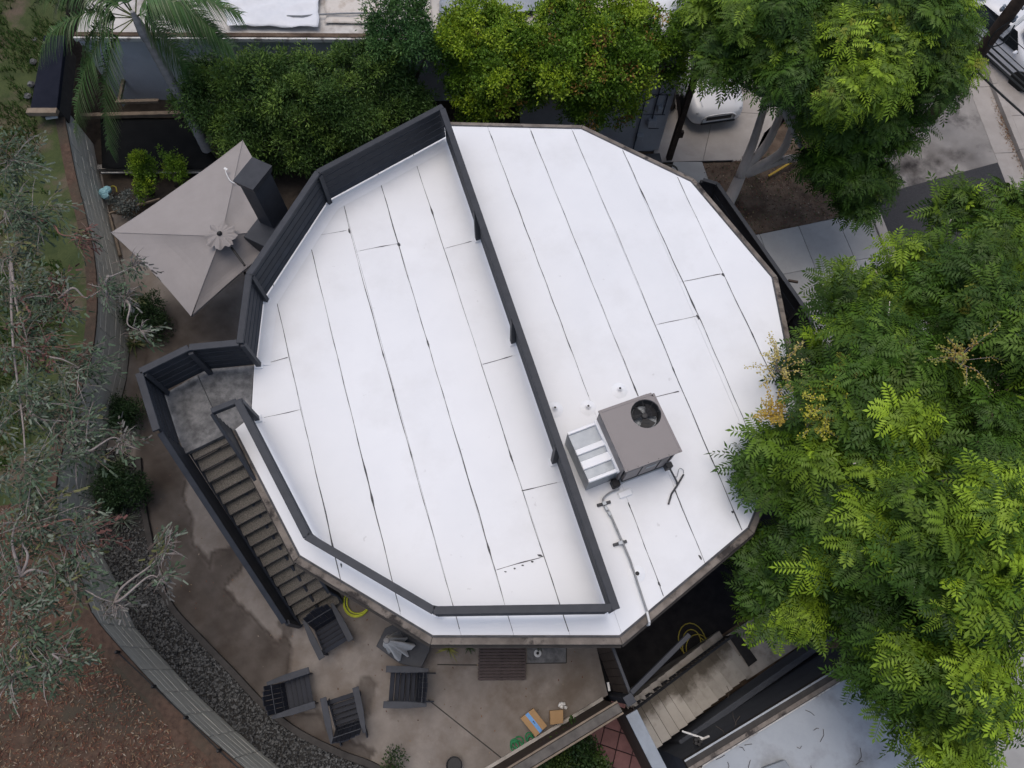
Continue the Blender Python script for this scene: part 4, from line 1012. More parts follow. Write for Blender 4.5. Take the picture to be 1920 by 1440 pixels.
# concrete stairs down to the lower walkway
cs_ = thing('concrete_stairs', 'weathered concrete stairs descending beside the neighbour building', 'stairs', (4.2, -.5, 0))
NS = 13; R0, R1 = un(1222,1411,0), un(1407,1263,LOW); L0, L1 = un(1180,1335,0), un(1352,1196,LOW)
hdir = Vector((R1.x-R0.x, R1.y-R0.y, 0)).normalized(); nsd = (L0-R0); nsd.z = 0; wst = nsd.length; nsd.normalize()
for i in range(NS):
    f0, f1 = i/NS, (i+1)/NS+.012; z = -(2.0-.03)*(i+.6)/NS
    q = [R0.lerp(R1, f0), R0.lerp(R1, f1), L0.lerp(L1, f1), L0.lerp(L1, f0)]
    b = MB(); b.prism([tuple(p[:2]) for p in q], LOW-.05, z); so2 = b.build('step', M['conc_step'], cs_); av = so2.data.attributes.new('Stain', 'FLOAT', 'POINT'); av.data.foreach_set('value', [max(0, min(1, (Vector((v.co.x, v.co.y, 0))+Vector((cs_.location.x, cs_.location.y, 0))-Vector((R0.lerp(R1, f0).x, R0.lerp(R1, f0).y, 0))).dot(nsd)/wst))*.85-.02 for v in so2.data.vertices]); jb = MB(); q0, q3 = R0.lerp(R1, i/NS), L0.lerp(L1, i/NS); jb.bar(Vector((q0.x, q0.y, z+.004))+hdir*.050, Vector((q3.x, q3.y, z+.004))+hdir*.050, .034, .006); jb.build('joint_shadow', M['kerb'], cs_)  # dark bar along each step joint stands for the riser's shadow
b = MB(); b.prism([tuple(p[:2]) for p in (un(1165,1345,0), un(1205,1420,0), R0, L0)], LOW, -.01); b.build('top_landing', M['conc_dirty'], cs_)
# stair cheek and handrail
b = MB(); nside = (L0-R0).normalized(); nside.z = 0
for i in range(NS):
    f0, f1 = i/NS, (i+1)/NS; z = -(2.0-.03)*(i+.6)/NS+.10
    q = [L0.lerp(L1, f0), L0.lerp(L1, f1), L0.lerp(L1, f1)+nside*.16, L0.lerp(L1, f0)+nside*.16]; b.prism([tuple(p[:2]) for p in q], LOW-.05, z)
b.build('stair_cheek', M['conc_dirty'], cs_)
hr = thing('stair_handrail', 'dark metal handrail with short balusters along the concrete stairs', 'railing', tuple((L0+L1)/2))
ha, hb = un(1190,1330,.55), un(1374,1192,-1.2)
for dz, nm in ((0, 'top_rail'), (-.55, 'bottom_rail')):
    b = MB(); b.bar(ha+Z*dz, hb+Z*dz, .045, .045); b.build(nm, M['black'], hr)
for i in range(24):
    p = ha.lerp(hb, (i+.5)/24); b = MB(); b.tube([p, p-Z*.55], .014, 5); b.build('baluster', M['black'], hr)
for f in (.0, .5, 1.0):
    p = ha.lerp(hb, f); b = MB(); b.bar(p, p-Z*1.0, .04, .04, Vector((0,1,0))); b.build('post', M['black'], hr)
b = MB(); b.prism([tuple(un(x, y, LOW)[:2]) for x, y in [(1366,1194),(1382,1186),(1419,1238),(1403,1250)]], LOW+.025, LOW+.045); tag(b.build('door_mat', M['black']), 'black rubber mat at the foot of the concrete stairs', 'mat')
# red tiles
tr = thing('red_tile_paving', None, None, tuple(un(1130,1390,0))); tr['kind'] = 'structure'
t0 = un(1112,1322,0); tu = un(1186,1357,0)-un(1100,1328,0); tu = Vector((tu.x, tu.y, 0)).normalized(); tv = Vector((tu.y, -tu.x, 0)); ts = .315
tpoly = [tuple(un(x, y, 0)[:2]) for x, y in [(1158,1318),(1176,1334),(1242,1490),(960,1490),(980,1440)]]
b = MB(); b.prism(tpoly, LOW, -.012); b.build('tile_bed', M['grout'], tr)
for i in range(-8, 9):
    for j in range(-2, 9):
        c0 = t0+tu*(ts*i)+tv*(ts*j)
        q = [(c0+tu*(ts*u)+tv*(ts*v)) for u, v in ((.03,.03),(.97,.03),(.97,.97),(.03,.97))]
        poly = [tuple(p[:2]) for p in q]
        if inside([((poly[0][0]+poly[2][0])/2, (poly[0][1]+poly[2][1])/2)], tpoly)[0]:
            b = MB(); b.prism(poly, -.012, random.uniform(-.002, .003)); b.build('tile', M['tile'], tr, bevel=.005)

# ------------------------------------------------------------------ lower-right neighbour building
BZ = .9
nb_ = thing('flat_roofed_building', 'slate walled building with flat grey roof below the concrete stairs', 'building', tuple(un(1450,1400,BZ)))
K0, K1 = un(1281,1425,BZ), un(1640,1208,BZ); kd = (K1-K0).normalized(); kn = Vector((kd.y, -kd.x, 0))
B = [K0, K1, K1+kn*5.2, K0+kn*5.2]
b = MB(); b.prism([tuple((p)[:2]) for p in (K0+kd*.01+kn*.01, K1+kn*.01, B[2], B[3])], LOW-.05, BZ-.14); b.build('wall', M['stucco_dk'], nb_)
b = MB(); b.prism([tuple(p[:2]) for p in (K0+kd*.2+kn*.2, K1+kn*.2, B[2], B[3]+kd*.2)], BZ-.14, BZ-.06); rf = b.build('roof', M['roof_grey'], nb_)
for p, q, w in ((K0, K1, .22), (K0, B[3], .22)):
    t = (q-p).normalized(); s = Vector((t.y, -t.x, 0)); s = s if s.dot((B[2]-K0)) > 0 else -s
    st_ = p+t*(.22 if q is B[3] else 0)
    b = MB(); b.bar(st_+s*.11+Z*-.03, q+s*.11+Z*-.03, .22, .20); b.build('parapet', M['kerb'], nb_, bevel=.008)
    b = MB(); b.bar(st_+s*.012+Z*.075, q+s*.012+Z*.075, .03, .02); b.build('coping_edge', M['galv'], nb_)
    b = MB(); b.bar(st_+s*.17+Z*.073, q+s*.17+Z*.073, .07, .006); b.build('debris_line', M['gutter'], nb_)
    b = MB(); b.bar(st_+s*.235+Z*-.045, q+s*.235+Z*-.045, .05, .04); b.build('edge_flashing', M['trim'], nb_)
b = MB(); b.prism([tuple(p[:2]) for p in (un(1428,1440,BZ), un(1470,1424,BZ), un(1500,1470,BZ), un(1450,1490,BZ))], BZ-.06, BZ+.06); b.build('roof_hatch', M['cap'], nb_, bevel=.01)
# lower lighter wall strip along the stairs
b = MB(); b.bar(un(1262,1394,-1.0), un(1560,1186,-1.6), .12, .9); tag(b.build('low_wall', M['stucco_dk'], bevel=.01), 'low slate grey wall running between the stairs and the neighbour building', 'wall')
# lamp and pipe on that wall
lm = thing('wall_lamp', 'small black wall lamp with pale bracket on the neighbour parapet', 'lamp', tuple(un(1310,1388,.6)))
p = un(1308,1390,.72); b = MB()
for k in range(5): a = k*1.257; b.lathe(p+Vector((.05*math.cos(a), .05*math.sin(a), 0)), [(.035,-.05),(.04,0),(.03,.04)], 8)
b.build('lamp_head', M['black'], lm); b = MB(); b.tube([p+Vector((.04,.02,0)), un(1330,1380,.78)], .02, 7); b.build('lamp_arm', M['trim'], lm)
b = MB(); b.tube([un(1279,1371,.7), un(1318,1384,.74)], .018, 7); b.build('lamp_pipe', M['white'], lm)
# fallen twigs and leaves on that roof
tg = []
LV, LQ = [], []
mbt = MB()
for i in range(26):
    p = un(random.uniform(1340,1700), random.uniform(1290,1480), BZ-.055)
    a = random.uniform(0, 6.3); l = random.uniform(.08, .26); mid_ = p+Vector((math.cos(a), math.sin(a), .0))*l*.5+Vector((random.uniform(-.03,.03), random.uniform(-.03,.03), .01)); mbt.tube([p+Z*.008, mid_, p+Vector((math.cos(a+.2)*l, math.sin(a+.2)*l, .008))], .005, 4)
tag(mbt.build('roof_twigs', M['bark_dk']), 'scattered brown twigs fallen on the grey flat roof', 'twigs', kind='stuff')

# ------------------------------------------------------------------ top building
TZ = 2.14
e0, e1 = un(139,70,TZ), un(1300,76,TZ)
ed = (e1-e0).normalized(); en = Vector((-ed.y, ed.x, 0)); en = en if en.y > 0 else -en
tbd = thing('long_building', 'long grey stucco building with pale patched roof along the far side', 'building', tuple((e0+e1)/2))
F = [e0, e1, e1+en*9, e0+en*9]
b = MB(); b.prism([tuple(p[:2]) for p in (e0+en*.08, e1+en*.08-ed*.05, F[2]-ed*.05, F[3])], LOW-.05, TZ-.12); b.build('wall', M['stucco'], tbd)
b = MB(); b.prism([tuple(p[:2]) for p in F], TZ-.12, TZ-.02); b.build('roof', M['roof_far'], tbd)
b = MB(); b.bar(e0-en*.02+Z*-.03, e1-en*.02+Z*-.03, .05, .10); b.build('drip_edge', M['trim'], tbd)
b = MB(); b.bar(e0+en*.10, e1+en*.10, .12, .05); b.build('debris_line', M['dirt'], tbd)
# window in its wall
wa, wb = un(333,99,1.55), un(396,95,1.55)
wx = (wb-wa); wx.z = 0; ww = wx.length; wc = e0+en*.08+ed*((wa+wb)/2-e0).dot(ed)
def onwall(u, z, o): return Vector((wc.x, wc.y, 0))+ed*u+Z*z-en*o
b = MB(); b.frame(onwall(0, .75, .005), ed, en, Z, ww/2, .03, .70); wn = b.build('window', M['glass'], tbd)
for s in (-1, 1): b = MB(); b.frame(onwall(s*ww/2, .75, .02), ed, en, Z, .03, .045, .72); b.build('frame', M['navy'], wn)
b = MB(); b.frame(onwall(0, 1.49, .05), ed, en, Z, ww/2+.08, .09, .035); b.build('lintel', M['trim'], wn)
b = MB(); b.frame(onwall(0, .04, .05), ed, en, Z, ww/2+.05, .08, .03); b.build('sill', M['trim'], wn)
# pipes and service gear on the wall's right end
def wallpt(px, py, z):
    """point on the wall face under roof edge position"""
    p = un(px, py, z); s = (p-e0).dot(ed); q = e0+en*.08+ed*s; return Vector((q.x, q.y, z))-en*.05
sv = thing('service_pipes', 'dark conduits and meter fittings on the grey wall beside the car', 'pipes', tuple(wallpt(1215,180,0)))
for pts in ([(4.28,1.9),(4.28,-.9)], [(3.95,.3),(3.95,-1.9)], [(3.95,.3),(4.65,.3)], [(4.0,-.45),(4.62,-.45)], [(4.55,.3),(4.55,-.45)], [(4.05,.9),(4.75,.9)], [(2.9,-.3),(4.0,-.3)], [(4.25,-1.0),(4.55,-1.0)]):
    q = [Vector((e0.x, e0.y, 0))+ed*((s_-e0.x))+en*.02+Z*z for s_, z in pts]; b = MB(); b.tube(q, .020 if pts[0][0] == pts[1][0] else .012, 7); b.build('conduit', M['stucco_dk'], sv)
for s_, z, sz in ((4.3,-.75,.12), (4.42,-.2,.07), (4.05,-1.35,.09)):
    q = Vector((e0.x, e0.y, 0))+ed*(s_-e0.x)+en*.0+Z*z; b = MB(); b.frame(q, ed, en, Z, sz, .07, sz*1.2); b.build('meter_box', M['stucco'], sv, bevel=.01)
# tarps and patches on the roof
def tarp(label, px4, m, amp, seed, z=TZ):
    q = [un(x, y, z) for x, y in px4]; n = 26; vs = []; 
    P = np.array([[(q[0].lerp(q[1], i/n).lerp(q[3].lerp(q[2], i/n), j/n))[k] for k in (0,1)] for j in range(n+1) for i in range(n+1)])
    ang = (seed*1.7) % 3.1; R_ = np.array([[math.cos(ang), -math.sin(ang)], [math.sin(ang), math.cos(ang)]])
    h = np.abs(fnoise((P@R_)*np.array([1.0, .28]), seed, 4, .9)); zz = z+.03+amp*(1-np.clip(h, 0, 1))
    V = np.c_[P+.05*np.c_[fnoise(P, seed+1, 3, .6), fnoise(P, seed+2, 3, .6)], zz]
    Q = [(j*(n+1)+i, j*(n+1)+i+1, (j+1)*(n+1)+i+1, (j+1)*(n+1)+i) for j in range(n) for i in range(n)]
    o = np_mesh('roof_tarp', V, Q, m); mo = o.modifiers.new('t', 'SOLIDIFY'); mo.thickness = .01; return tag(o, label, 'tarp', 'tarps laid over the far roof')
tarp('white wrinkled tarp along the far roof edge beside the palm', [(430,56),(600,58),(600,-60),(400,-60)], M['tarp'], .12, 3)
tarp('beige roof sheet between the white tarp and the grey plastic', [(610,47),(812,44),(800,-60),(606,-60)], M['tarp_b'], .03, 4)
tarp('grey blue plastic folded over the roof behind the bright shrubs', [(822,52),(1010,30),(1080,-50),(830,-60)], M['tarp_g'], .18, 8)
tarp('rust stained tan roof sheet behind the right bright shrub', [(985,66),(1210,70),(1210,-60),(1040,-50)], M['tarp_o'], .07, 6)
tarp('pale tarp at the right end of the far roof', [(1216,74),(1296,74),(1320,-20),(1220,-60)], M['tarp'], .08, 12)
b = MB(); b.tube(smooth_path([un(538,30,TZ+.12), un(570,30,TZ+.16), un(600,27,TZ+.1), un(660,25,TZ+.12), un(735,24,TZ+.1)], 5), .022, 6); tag(b.build('roof_cable', M['pipe']), 'grey cable lying across the pale far roof', 'cable')

# ------------------------------------------------------------------ dark courtyard at the upper left
cy = thing('shade_cover', 'flat black shade cloth stretched over the courtyard by the palm', 'cover', tuple(un(290,270,.4)))
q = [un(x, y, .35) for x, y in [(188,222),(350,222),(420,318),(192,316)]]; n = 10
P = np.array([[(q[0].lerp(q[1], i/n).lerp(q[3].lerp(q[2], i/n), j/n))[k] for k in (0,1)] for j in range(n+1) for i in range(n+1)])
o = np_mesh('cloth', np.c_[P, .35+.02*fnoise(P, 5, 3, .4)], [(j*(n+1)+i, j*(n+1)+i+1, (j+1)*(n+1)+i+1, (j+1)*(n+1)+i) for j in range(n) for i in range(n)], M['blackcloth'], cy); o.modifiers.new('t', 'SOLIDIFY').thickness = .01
def beam(label, p, q, w, h, m=None, name='timber_beam', group='weathered timbers by the palm'):
    b = MB(); b.bar(p, q, w, h); return tag(b.build(name, m or M['wood'], bevel=.006), label, 'beam', group)
beam('long weathered timber along the top of the black shade cloth', un(152,218,.45), un(343,213,.45), .12, .12)
beam('short timber forming the lower bar of the frame near the palm trunk', un(218,191,.6), un(298,189,.6), .10, .08)
beam('sloping timber rising from the left end of the short frame bar', un(224,188,.6), un(238,120,.75), .08, .08)
b = MB(); b.prism([tuple(un(x, y, 0)[:2]) for x, y in [(190,318),(440,318),(440,326),(190,326)]], 0, .20); tag(b.build('courtyard_kerb', M['conc_dirty']), kind='structure')
b = MB(); b.bar(un(190,324,.22), un(420,323,.22), .03, .03); tag(b.build('kerb_batten', M['trim']), 'thin pale batten along the kerb below the shade cloth', 'batten')
b = MB(); b.prism([tuple(un(x, y, 0)[:2]) for x, y in [(192,327),(300,327),(470,340),(330,420),(205,400)]], -.02, .012); tag(b.build('planting_bed', M['lower']), kind='structure')
# low dark roof on the uphill side
sh = thing('low_dark_roof', 'narrow dark roof panel on the slope left of the palm', 'roof', tuple(un(80,140,1.7)))
q = [un(82,66,1.9), un(122,66,1.9), un(106,205,1.9), un(56,205,1.9)]; b = MB(); b.prism([tuple(p[:2]) for p in q], 1.78, 1.9); b.build('panel', M['darkroof'], sh, bevel=.01)
b = MB(); b.bar(un(52,210,1.88), un(108,210,1.88), .16, .12); b.build('edge_timber', M['wood'], sh, bevel=.006)
b = MB(); b.prism([tuple(p[:2]) for p in [q[0].lerp(q[2], .05), q[1].lerp(q[3], .05), q[2].lerp(q[0], .05), q[3].lerp(q[1], .05)]], 1.3, 1.78); b.build('support', M['kerb'], sh)
b = MB(); b.bar(un(86,222,1.6), un(108,219,1.6), .05, .04); tag(b.build('survey_stake', M['white']), 'short white stake on the slope below the dark roof panel', 'stake')
for i, (x, y) in enumerate([(74,78),(70,118),(66,160),(60,182)]):
    b = MB(); p = un(x-6, y, 1.62); b.lathe(p, [(.07,-.02),(.10,.04),(.06,.09),(.01,.1)], 7); tag(b.build('border_rock', M['pebble']), ['pale rock at the far end of the row edging the slope','second rock from the far end of the row beside the dark roof panel','second rock from the near end of the row beside the dark roof panel','pale rock at the near end of the row by the timber edge'][i], 'rock', 'border rocks on the slope')
# pots, bag
b = MB(); p = un(275,172,0); b.lathe(p, [(.16,0),(.21,.3),(.22,.32),(.19,.32),(.17,.25)], 16); tag(b.build('plant_pot', M['pot']), 'grey pot standing inside the timber frame near the palm trunk', 'pot')
bg_ = MB(); p = un(198,362,.25)
for k in range(5): bg_.lathe(p+Vector((random.uniform(-.05,.07), random.uniform(-.13,.13), random.uniform(-.05,.05))), [(.02,-.09),(.10,-.05),(.11,.02),(.06,.08),(.01,.09)], 8)
tag(bg_.build('blue_bag', M['blue']), 'crumpled pale blue bag leaning on the block wall', 'bag')
b = MB(); p = un(206,354,.2); b.tube(smooth_path([p, p+Vector((.08,.05,.05)), p+Vector((.17,.02,.03)), p+Vector((.2,-.1,.0))], 5), .018, 6); tag(b.build('yellow_rope', M['hose_y']), 'short yellow cord beside the blue bag', 'rope')
b = MB(); b.bar(un(205,400,.30), un(300,373,.30), .04, .05); tag(b.build('planter_edge', M['wood']), 'thin timber edge of the planting bed near the blue bag', 'edging')
b = MB(); b.bar(un(206,402,.1), un(226,480,.1), .05, .08); tag(b.build('edging_board', M['wood']), 'rust brown edging board at the foot of the block wall', 'edging')

# ------------------------------------------------------------------ fence outside the right edge of the roof
WF = [(1318,337),(1345,345),(1505,573),(1521,602),(1524,640)]
FZ = .55
wfp = [un(x, y, FZ) for x, y in WF]; base = [Vector((p.x, p.y, LOW)) for p in wfp]
wf = thing('walkway_fence', 'dark boarded fence below the right roof edge along the walkway', 'fence', tuple(base[1]))
for s in range(len(base)-1):
    a, c = base[s], base[s+1]; t = (c-a).normalized()*.005; hh = FZ-LOW
    for k in range(8):
        b = MB(); z = .06+(hh-.1)/8*(k+.5); b.bar(a+Z*z+t, c+Z*z-t, .024, (hh-.1)/8-.02); b.build('board', M['slate_in'], wf)
    b = MB(); b.bar(a+Z*hh, c+Z*hh, .10, .045); b.build('top_rail', M['slate'], wf)
for p in base:
    b = MB(); b.box(p+Z*(hh/2-.03), (.09,.09,hh-.05)); b.build('post', M['slate'], wf)
b = MB(); p = un(1478,526,FZ); b.bar(p, un(1496,529,FZ), .05, .05); b.build('gate_handle', M['brown'], wf)
# bin-like meter enclosure and hose at the back corner of the roof
b = MB(); p = un(1222,298,-.6); b.box((p.x, p.y, -1.3), (.55,.4,1.4), .1); tag(b.build('utility_cabinet', M['navy'], bevel=.02), 'dark utility cabinet against the house at the back corner', 'cabinet')
coil('cable_coil', 'black cable coil hanging near the back corner of the roof', 'cable', un(1256,322,-.3), .22, 3, M['cable'], .016, 12, wob=.03)

# ------------------------------------------------------------------ posts, wires, utility pole
bp = un(1254,298,LOW); up_ = thing('service_post', 'brown wooden service post with a short brace beside the driveway', 'post', tuple(bp))
b = MB(); b.box((bp.x, bp.y, LOW+1.9), (.17,.15,3.8), .1); b.build('pole', M['pole'], up_, bevel=.01)
b = MB(); b.bar(Vector((bp.x+.02, bp.y, LOW+1.5)), Vector((bp.x-.30, bp.y+.05, LOW+2.5)), .10, .10, Vector((0,1,0))); b.build('brace', M['brown'], up_)
b = MB(); b.box((bp.x+.12, bp.y-.02, LOW+1.1), (.12,.10,.22), .1); b.build('junction_box', M['pole'], up_)
wires = thing('service_wires', 'thin dark overhead wires from the service post to the grey wall', 'wires', tuple(bp+Z*3.6))
def sag(a, c, s, n=14): return [a.lerp(c, i/n)-Z*(4*s*(i/n)*(1-i/n)) for i in range(n+1)]
tpw = Vector((bp.x, bp.y, 1.7))
for k, (dx, dy, dz, s) in enumerate([(-2.0,.1,.0,.15),(-2.4,.1,-.35,.2),(-3.2,.12,-.7,.25),(-1.2,.2,-1.6,.1),(3.5,-1.5,.9,.3),(4.5,-.5,1.3,.3)]):
    b = MB(); b.tube(sag(tpw-Z*(.1*k), tpw+Vector((dx, dy, dz)), s), .012, 5); b.build('wire', M['cable'], wires)
pp = un(1741,224,LOW); po = thing('utility_pole', 'thick dark utility pole with pale crossarms above the street', 'utility pole', tuple(pp))
b = MB(); b.tube([pp, pp+Z*3.0, pp+Z*9.0], [.20,.18,.15], 14); b.build('pole', M['pole'], po, smooth=True)
for z, l, a in ((4.55,1.1,.35),(5.35,1.4,.25)):
    dv = Vector((math.cos(a), math.sin(a), 0)); b = MB(); b.bar(pp+Z*z-dv*.15, pp+Z*z+dv*l, .09, .11); b.build('crossarm', M['galv'], po)
b = MB(); b.bar(pp+Vector((.25,.0,4.0)), pp+Vector((1.35,.65,4.75)), .05, .05); b.build('arm_brace', M['galv'], po)
b = MB(); b.bar(pp+Vector((.1,-.2,3.3)), pp+Vector((.7,.25,3.6)), .10, .06); b.build('bracket', M['galv'], po)
for dx, dy, z in ((.26,0,3.6),(.22,.16,4.2),(-.24,.05,3.9)):
    b = MB(); b.lathe(pp+Vector((dx, dy, z)), [(.03,0),(.055,.04),(.055,.10),(.03,.14),(.05,.17),(.02,.2)], 10); b.build('insulator', M['galv'], po)
b = MB(); b.tube(smooth_path([pp+Vector((.05,-.22,3.9)), pp+Vector((-.2,-.25,3.5)), pp+Vector((-.15,-.3,3.1)), pp+Vector((.2,-.3,3.2)), pp+Vector((.3,-.1,3.6))], 5), .02, 6); b.build('cable_loop', M['cable'], po)
ow = thing('overhead_cables', 'bundle of thick black overhead cables crossing the top right street', 'cables', tuple(pp+Z*3))
for k, (dx, dy, dz, r_) in enumerate([(0,0,0,.035),(.12,.0,.15,.03),(.25,.05,.3,.022),(.05,-.1,-.2,.03),(.45,.1,.5,.012),(.7,.2,.8,.010)]):
    A = pp+Vector((.2+dx, -.1+dy, 2.9+dz)); D = Vector((.50,-.86,0)); b = MB(); b.tube(sag(A-D*7, A+D*9, .35+.1*k), r_, 6); b.build('cable', M['cable'], ow)

# ------------------------------------------------------------------ cars
def car(label, loc, rz):
    t = thing('parked_car', label, 'car', (0,0,0), 'white parked cars')
    secs = [(2.18,.52,.30,.52,.62,.40),(2.10,.76,.20,.60,.70,.62),(1.9,.86,.16,.66,.78,.74),(1.4,.90,.16,.74,.90,.78),(.95,.90,.16,.82,1.0,.80),(.25,.90,.16,.90,1.40,.62),(-.5,.90,.16,.92,1.47,.62),
            (-1.2,.90,.16,.92,1.40,.60),(-1.8,.88,.18,.94,1.08,.72),(-2.1,.82,.25,.85,.98,.70),(-2.2,.65,.40,.70,.80,.55)]
    b = MB(); n = 9
    for x, w, zl, zb, zt, wt in secs:
        for y, z in ((-w*.93, zl), (-w, zl+.12), (-w, zb), (-wt, zt), (0, zt+.03), (wt, zt), (w, zb), (w, zl+.12), (w*.93, zl)): b.v.append(Vector((x, y, z)))
    for i in range(len(secs)-1):
        for k in range(n): a = i*n+k; c = i*n+(k+1) % n; b.f.append((a, c, c+n, a+n))
    b.f.append(tuple(range(n))); b.f.append(tuple(range((len(secs)-1)*n, len(secs)*n))[::-1])
    o = b.build('body', M['car'], t, smooth=True); sm_ = o.modifiers.new('s', 'SUBSURF'); sm_.levels = 2; sm_.render_levels = 2
    b = MB(); b.add([(.98,-.70,.985),(.98,.70,.985),(.30,.58,1.385),(.30,-.58,1.385)], [(0,1,2,3)]); b.v = [v+Vector((.035,0,.035)) for v in b.v]; b.build('windshield', M['glass'], t)
    b = MB(); b.add([(-1.22,-.56,1.40),(-1.22,.56,1.40),(-1.78,.66,1.10),(-1.78,-.66,1.10)], [(0,1,2,3)]); b.v = [v+Vector((-.03,0,.04)) for v in b.v]; b.build('rear_window', M['glass'], t)
    for s in (-1, 1):
        b = MB(); b.add([(.78,s*.88,.95),(-1.45,s*.89,.97),(-1.1,s*.68,1.35),(.28,s*.70,1.34)], [(0,1,2,3)]); b.build('side_window', M['glass'], t)
        b = MB(); b.lathe((0,0,0), [(.02,-.1),(.07,-.06),(.08,.02),(.03,.07)], 10); b.v = [Vector((2.02+v.x*.8, s*.62+v.y*1.4, .64+v.z*.7)) for v in b.v]; b.build('headlight', M['lamp'], t, smooth=True)
        b = MB(); b.box((.70, s*1.0, 1.0), (.10,.18,.12)); b.build('mirror', M['car'], t, bevel=.03)
        for x in (1.35, -1.35):
            b = MB(); b.lathe((0,0,0), [(.20,-.1),(.31,-.1),(.33,-.06),(.33,.06),(.31,.1),(.20,.1)], 20); b.v = [Vector((x+v.x, s*.82+v.z, .33+v.y)) for v in b.v]; w = b.build('wheel', M['tyre'], t)
            b = MB(); b.lathe((0,0,0), [(.01,-.09),(.2,-.08),(.2,.08),(.01,.09)], 14); b.v = [Vector((x+v.x, s*.825+v.z, .33+v.y)) for v in b.v]; b.build('rim', M['chrome'], w)
    b = MB(); b.box((2.17, 0, .50), (.06, .8, .14)); b.build('grille', M['black'], t, bevel=.02)
    b = MB(); b.box((2.19, 0, .33), (.05, 1.1, .07)); b.build('lower_grille', M['black'], t, bevel=.02)
    b = MB()
    for s in (-1, 1): b.bar((.95, s*.60, 1.025), (1.95, s*.52, .80), .012, .012)
    b.build('hood_crease', M['chrome'], t)
    t.location = loc; t.rotation_euler = (0, 0, rz); return t
c0 = un(1350,218,LOW+.6); fwd = Vector((.18,-1,0)).normalized()
car('white parked car with its rounded nose on the driveway under the tree', tuple(Vector((c0.x, c0.y, LOW+.02))-fwd*2.2), math.atan2(fwd.y, fwd.x))
c1 = un(1905,62,LOW+1.2); car('white parked car with dark windows at the top right street edge', (c1.x+.35, c1.y+.5, LOW+.02), math.atan2(-.83,.55))

# ================================================================== VEGETATION
def leafset_pinnate(seed, K=8, L=.42, pairs=7, nl=(6,9), lw=.044, ll=.125):
    out = []
    for k in range(K):
        r = np.random.default_rng(seed+k); V = []; Q = []; C = []
        n = r.integers(*nl)
        for i in range(n):
            az = 2*math.pi*i/n+r.uniform(-.3, .3); el = math.radians(r.uniform(2, 42)); Li = L*r.uniform(.75, 1.12); dr = r.uniform(.3, .75)
            tone = r.uniform(.85, 1.15)
            ca, sa = math.cos(az), math.sin(az)
            def pt(s, side, dz=0):
                x = .04+s*Li*math.cos(el); z = s*Li*math.sin(el)-dr*Li*s*s*.65+dz; return np.array([x*ca-side*sa, x*sa+side*ca, z])
            q0 = len(V); V += [pt(0,-.004), pt(0,.004), pt(1,.002), pt(1,-.002)]; Q.append((q0,q0+1,q0+2,q0+3)); C += [tone*.8]*4
            tw = r.uniform(-.35, .35)
            for j in range(pairs):
                s = .14+.80*j/(pairs-1); l = ll*(1-.45*abs(s-.45)**1.3)*r.uniform(.88, 1.1)
                for sd in (-1, 1):
                    b0 = pt(s, sd*.003); f = l*.42/Li; t_ = pt(min(1.15, s+f*1.0), sd*l*.90, -l*.20+sd*tw*l*.4)
                    m1 = pt(s+f*.15, sd*l*.42, .006+sd*tw*l*.2); m2 = pt(s+f*1.0, sd*l*.48, -.006+sd*tw*l*.2)
                    d = (m2-m1); ln = np.linalg.norm(d); c_ = (m1+m2)/2; m1 = c_-d/ln*lw/2*1.0; m2 = c_+d/ln*lw/2
                    q0 = len(V); V += [b0, m1, t_, m2]; Q.append((q0, q0+1, q0+2, q0+3)); tt = tone*r.uniform(.88, 1.12); C += [tt]*4
            q0 = len(V); b0 = pt(.97, 0); t_ = pt(1+ll*.9/Li, 0, -.01); V += [b0, pt(1+ll*.4/Li, -lw/2), t_, pt(1+ll*.4/Li, lw/2)]; Q.append((q0, q0+1, q0+2, q0+3)); C += [tone]*4
        out.append((np.array(V), np.array(Q), np.array(C)))
    return out
def leafset_small(seed, K=6, n=22, R=.17, l=.055, w=.028, up=.35):
    out = []
    for k in range(K):
        r = np.random.default_rng(seed+k); V = []; Q = []; C = []
        for i in range(n):
            d = r.normal(size=3); d[2] = abs(d[2])*.9+up*.6; d /= np.linalg.norm(d); c = d*R*r.uniform(.2, 1); c[2] *= .8
            a = d+r.normal(size=3)*.55; a /= np.linalg.norm(a); nrm = np.array([0,0,1.0])+r.normal(size=3)*.45; s = np.cross(nrm, a); s /= np.linalg.norm(s); li = l*r.uniform(.7, 1.25); wi = w*r.uniform(.8, 1.2)
            up_ = np.cross(a, s)*li*.10
            q0 = len(V); V += [c, c+a*li*.5+s*wi/2+up_, c+a*li, c+a*li*.5-s*wi/2+up_]; Q.append((q0, q0+1, q0+2, q0+3)); C += [r.uniform(.75, 1.25)]*4
        out.append((np.array(V), np.array(Q), np.array(C)))
    return out
